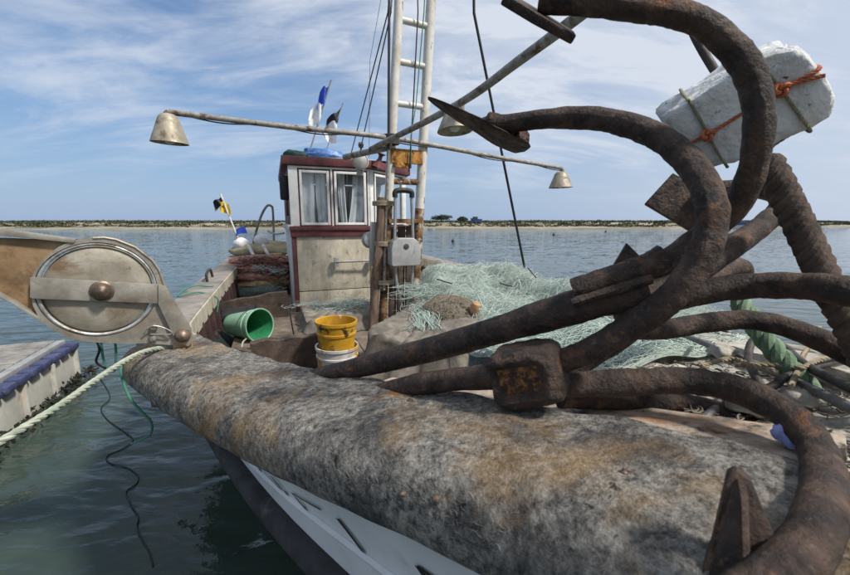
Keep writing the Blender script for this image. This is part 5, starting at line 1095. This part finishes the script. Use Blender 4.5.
# ================================================================== STAKE, TARRED ROPE AND FOAM FLOAT
stake_pts = [at(688, 20, .90), at(697, 40, .89), at(712, 66, .875), at(775, 168, .80), at(812, 236, .68), at(846, 300, .63), at(905, 420, .56)]
stk = tag(MB().tube(spline(stake_pts, 4), .0085, 10, rough=.02).build('float_pole', M['iron']), 'thin dark pole leaning behind the foam block', 'pole')
rp_ = spline([at(766, 160, .67), at(776, 178, .655), at(793, 212, .64), at(811, 250, .62), at(827, 285, .60), at(850, 325, .57), at(885, 400, .56)], 8)
tag(rope(MB(), rp_, .0215, pitch=.052, n=9).build('tarred_rope', M['rope_tar']), 'thick dark tarred rope slanting down at the right edge', 'rope')
fth = thing('foam_float', 'weathered white foam block float bound with orange and olive cord', 'float', at(745, 110, .62))
fcx = at(735, 110, .76)
vd = nrm(fcx - np.array([0, 0, CAMZ])); ri = nrm(np.cross(vd, UP)); upv = np.cross(ri, vd)
ca, sa = math.cos(R(25)), math.sin(R(25))
fu = nrm(ri * ca + upv * sa + vd * .10); fv = nrm(-ri * sa + upv * ca); fv = nrm(fv - fu * np.dot(fu, fv) - vd * .28); fw = np.cross(fu, fv); fw = fw if np.dot(fw, vd) > 0 else -fw
bmx = bmesh.new(); bmesh.ops.create_cube(bmx, size=2); bmesh.ops.bevel(bmx, geom=bmx.edges[:], offset=.16, segments=2, profile=.55, affect='EDGES'); bmesh.ops.triangulate(bmx, faces=bmx.faces[:])
bmesh.ops.subdivide_edges(bmx, edges=[e for e in bmx.edges if e.calc_length() > .3], cuts=9, use_grid_fill=True); bmesh.ops.triangulate(bmx, faces=bmx.faces[:])
FX, FY, FZ = .102, .073, .060
from mathutils import noise as mn
def foam_pt(x, y, z, ext_=1.0):
    k = mn.noise(Vector((x * 1.3 + 3, y * 1.1, z * 1.2))) * .10 + mn.noise(Vector((x * 4, y * 3 + 5, z * 3))) * .045 + mn.noise(Vector((x * 11, y * 8, z * 8 + 2))) * .030
    bite = max(0, x - .55) * max(0, y - .2) * (.35 + 1.5 * abs(mn.noise(Vector((x * 9, y * 7, z * 6)))))
    tp_ = 1 - .10 * max(0, -x)
    return fcx + fu * x * FX * (1 + k - bite * .5) * ext_ + fv * y * FY * (1 + k - bite * .6) * tp_ * ext_ + fw * z * FZ * (1 + k) * tp_ * ext_
MB().add([foam_pt(*v_.co) for v_ in bmx.verts], [[v_.index for v_ in f.verts] for f in bmx.faces]).build('block', M['foam'], fth, angle=60); bmx.free()
def loop_y(x0, sk=0.0):
    """cord round the block across its length"""
    pr = []
    for y, z in ((1.02, -1.02), (.3, -1.06), (-.5, -1.05), (-1.03, -1.0), (-1.06, 0), (-1.03, 1.0), (0, 1.05), (1.03, 1.0), (1.06, 0), (1.02, -1.02)): pr.append(foam_pt(x0 + sk * y, y, z, 1.0))
    return spline(pr, 5)
sgn = -1 if np.dot(fw, vd) > 0 else 1
for x0, sk in ((-.50, -.05), (.55, -.12)): rope(MB(), loop_y(x0, sk), .0026, n=5).build('olive_cord', M['rope_olive'], fth)
pr = [foam_pt(x, y, z) for x, y, z in ((-1.03, -.1, -.9), (-.95, -.05, -1.02), (-.5, .0, -1.06), (0, .08, -1.05), (.5, .20, -1.06), (.96, .2, -1.02), (1.05, .2, 0), (1.02, .2, 1.0), (0, .1, 1.06), (-1.02, -.1, 1.0), (-1.05, -.1, 0), (-1.03, -.1, -.9))]
rope(MB(), spline(pr, 6), .0032, n=6).build('orange_cord', M['rope_orange'], fth)
def knot(c, r_, m, name, parent):
    q = MB(); P = [np.asarray(c) + r_ * ((2 + math.cos(3 * t)) * (math.cos(2 * t) * fu + math.sin(2 * t) * fv) / 2.6 - fw * math.sin(3 * t) * .6 - fw * .4) for t in np.linspace(0, 2 * PI, 60)]
    q.tube(np.array(P), r_ * .42, 6); return q.build(name, M[m], parent)
knot(foam_pt(-.50, .0, -1.08), .0078, 'rope_orange', 'orange_knot', fth); knot(foam_pt(.53, .20, -1.08), .0085, 'rope_orange', 'orange_knot', fth)
tail = spline([foam_pt(.6, .22, -1.1), foam_pt(.8, .14, -1.12), foam_pt(.98, .05, -1.1)], 6); rope(MB(), tail, .0034, n=6).build('cord_tail', M['rope_orange'], fth)
lk_ = spline([foam_pt(.55, -1.04, -.4), at(768, 150, .74), at(775, 160, .70), at(773, 168, .68), at(781, 176, .66)], 6); rope(MB(), lk_, .0036, n=5).build('olive_cord', M['rope_olive'], fth)

# ================================================================== CLUTTER ON THE FOREDECK
def onz(px, py, z, lift=0): p = atz(px, py, CAMZ + z); p[2] += lift; return p
tr2 = spline([at(738, 300, .86), at(750, 318, .82), at(764, 338, .78), at(788, 366, .73), at(811, 392, .69), at(835, 418, .655), at(858, 440, .63)], 8)
tag(rope(MB(), tr2, .0205, pitch=.085, n=9).build('twisted_rope', M['rope_green']), 'thick green twisted rope hanging behind the horizontal anchor arms', 'rope')
def rod(name, label, cat, pts, r, m, group=None):
    return tag(MB().tube(spline(pts, 6), r, 10, rough=.02).build(name, M[m]), label, cat, group)
rod('iron_rod', 'long thin rusty rod slanting across the foredeck net to the right', 'rod', [onz(672, 330, -.36), onz(740, 358, -.325), onz(800, 384, -.30), onz(900, 432, -.262)], .0085, 'grey_rod', 'rods on the foredeck')
rod('iron_rod', 'short grey rod leaning under the lower anchor arm by the felt edge', 'rod', [onz(684, 437, -.335), onz(705, 418, -.33), onz(735, 390, -.325)], .0075, 'grey_rod', 'rods on the foredeck')
rod('iron_rod', 'dark rod behind the green twisted rope near the right edge', 'rod', [onz(735, 402, -.34), onz(775, 385, -.300), onz(800, 372, -.29), onz(930, 332, -.28)], .0075, 'iron', 'rods on the foredeck')
rod('iron_hook', 'dark bent iron hook standing on the pale foredeck canvas', 'hook', [onz(770, 398, -.34), onz(757, 380, -.315), onz(748, 362, -.31, .01), onz(751, 350, -.30, .02), onz(764, 346, -.295, .02), onz(785, 355, -.30, .015), onz(808, 372, -.29, .01), onz(900, 420, -.262, .01)], .0085, 'iron')
rod('deck_pipe', 'grey pipe lying at the far edge of the foredeck', 'pipe', [onz(690, 325, -.37), onz(740, 325, -.345), onz(800, 333, -.315), onz(930, 360, -.26)], .014, 'grey_rod')
for pts, lb in (([(735, 371), (760, 372), (785, 376), (800, 380), (815, 374), (845, 368)], 'tan cord snaking over the foredeck canvas below the hook'), ([(790, 392), (797, 378), (803, 362), (812, 350), (818, 338)], 'tan cord rising beside the green twisted rope'), ([(700, 372), (730, 366), (752, 376), (775, 385)], 'tan cord lying near the pale net on the foredeck')):
    tag(rope(MB(), spline([onz(x, y, -.30, .012 + .004 * i) for i, (x, y) in enumerate(pts)], 6), .005, n=5).build('loose_cord', M['rope_tan']), lb, 'cord', 'cords on the foredeck')
tag(lump('blue_rag', onz(789, 441, -.285, .008), .020, .018, .018, 'blue_white', 91, .2), 'blue and white rag wedged under the hooked anchor arm', 'rag')
for k, (px, py, r_, lb) in enumerate(((802, 398, .030, 'pale lump of net left of the green twisted rope'), (752, 405, .035, 'pale lump of canvas above the curved anchor arm'), (722, 352, .03, 'small grey lump of canvas beside the long rusty rod'))):
    tag(lump('canvas_lump', onz(px, py, -.315, .0), r_, r_, r_ * .6, 'sandy', 95 + k, .2), lb, 'canvas', 'lumps on the foredeck')
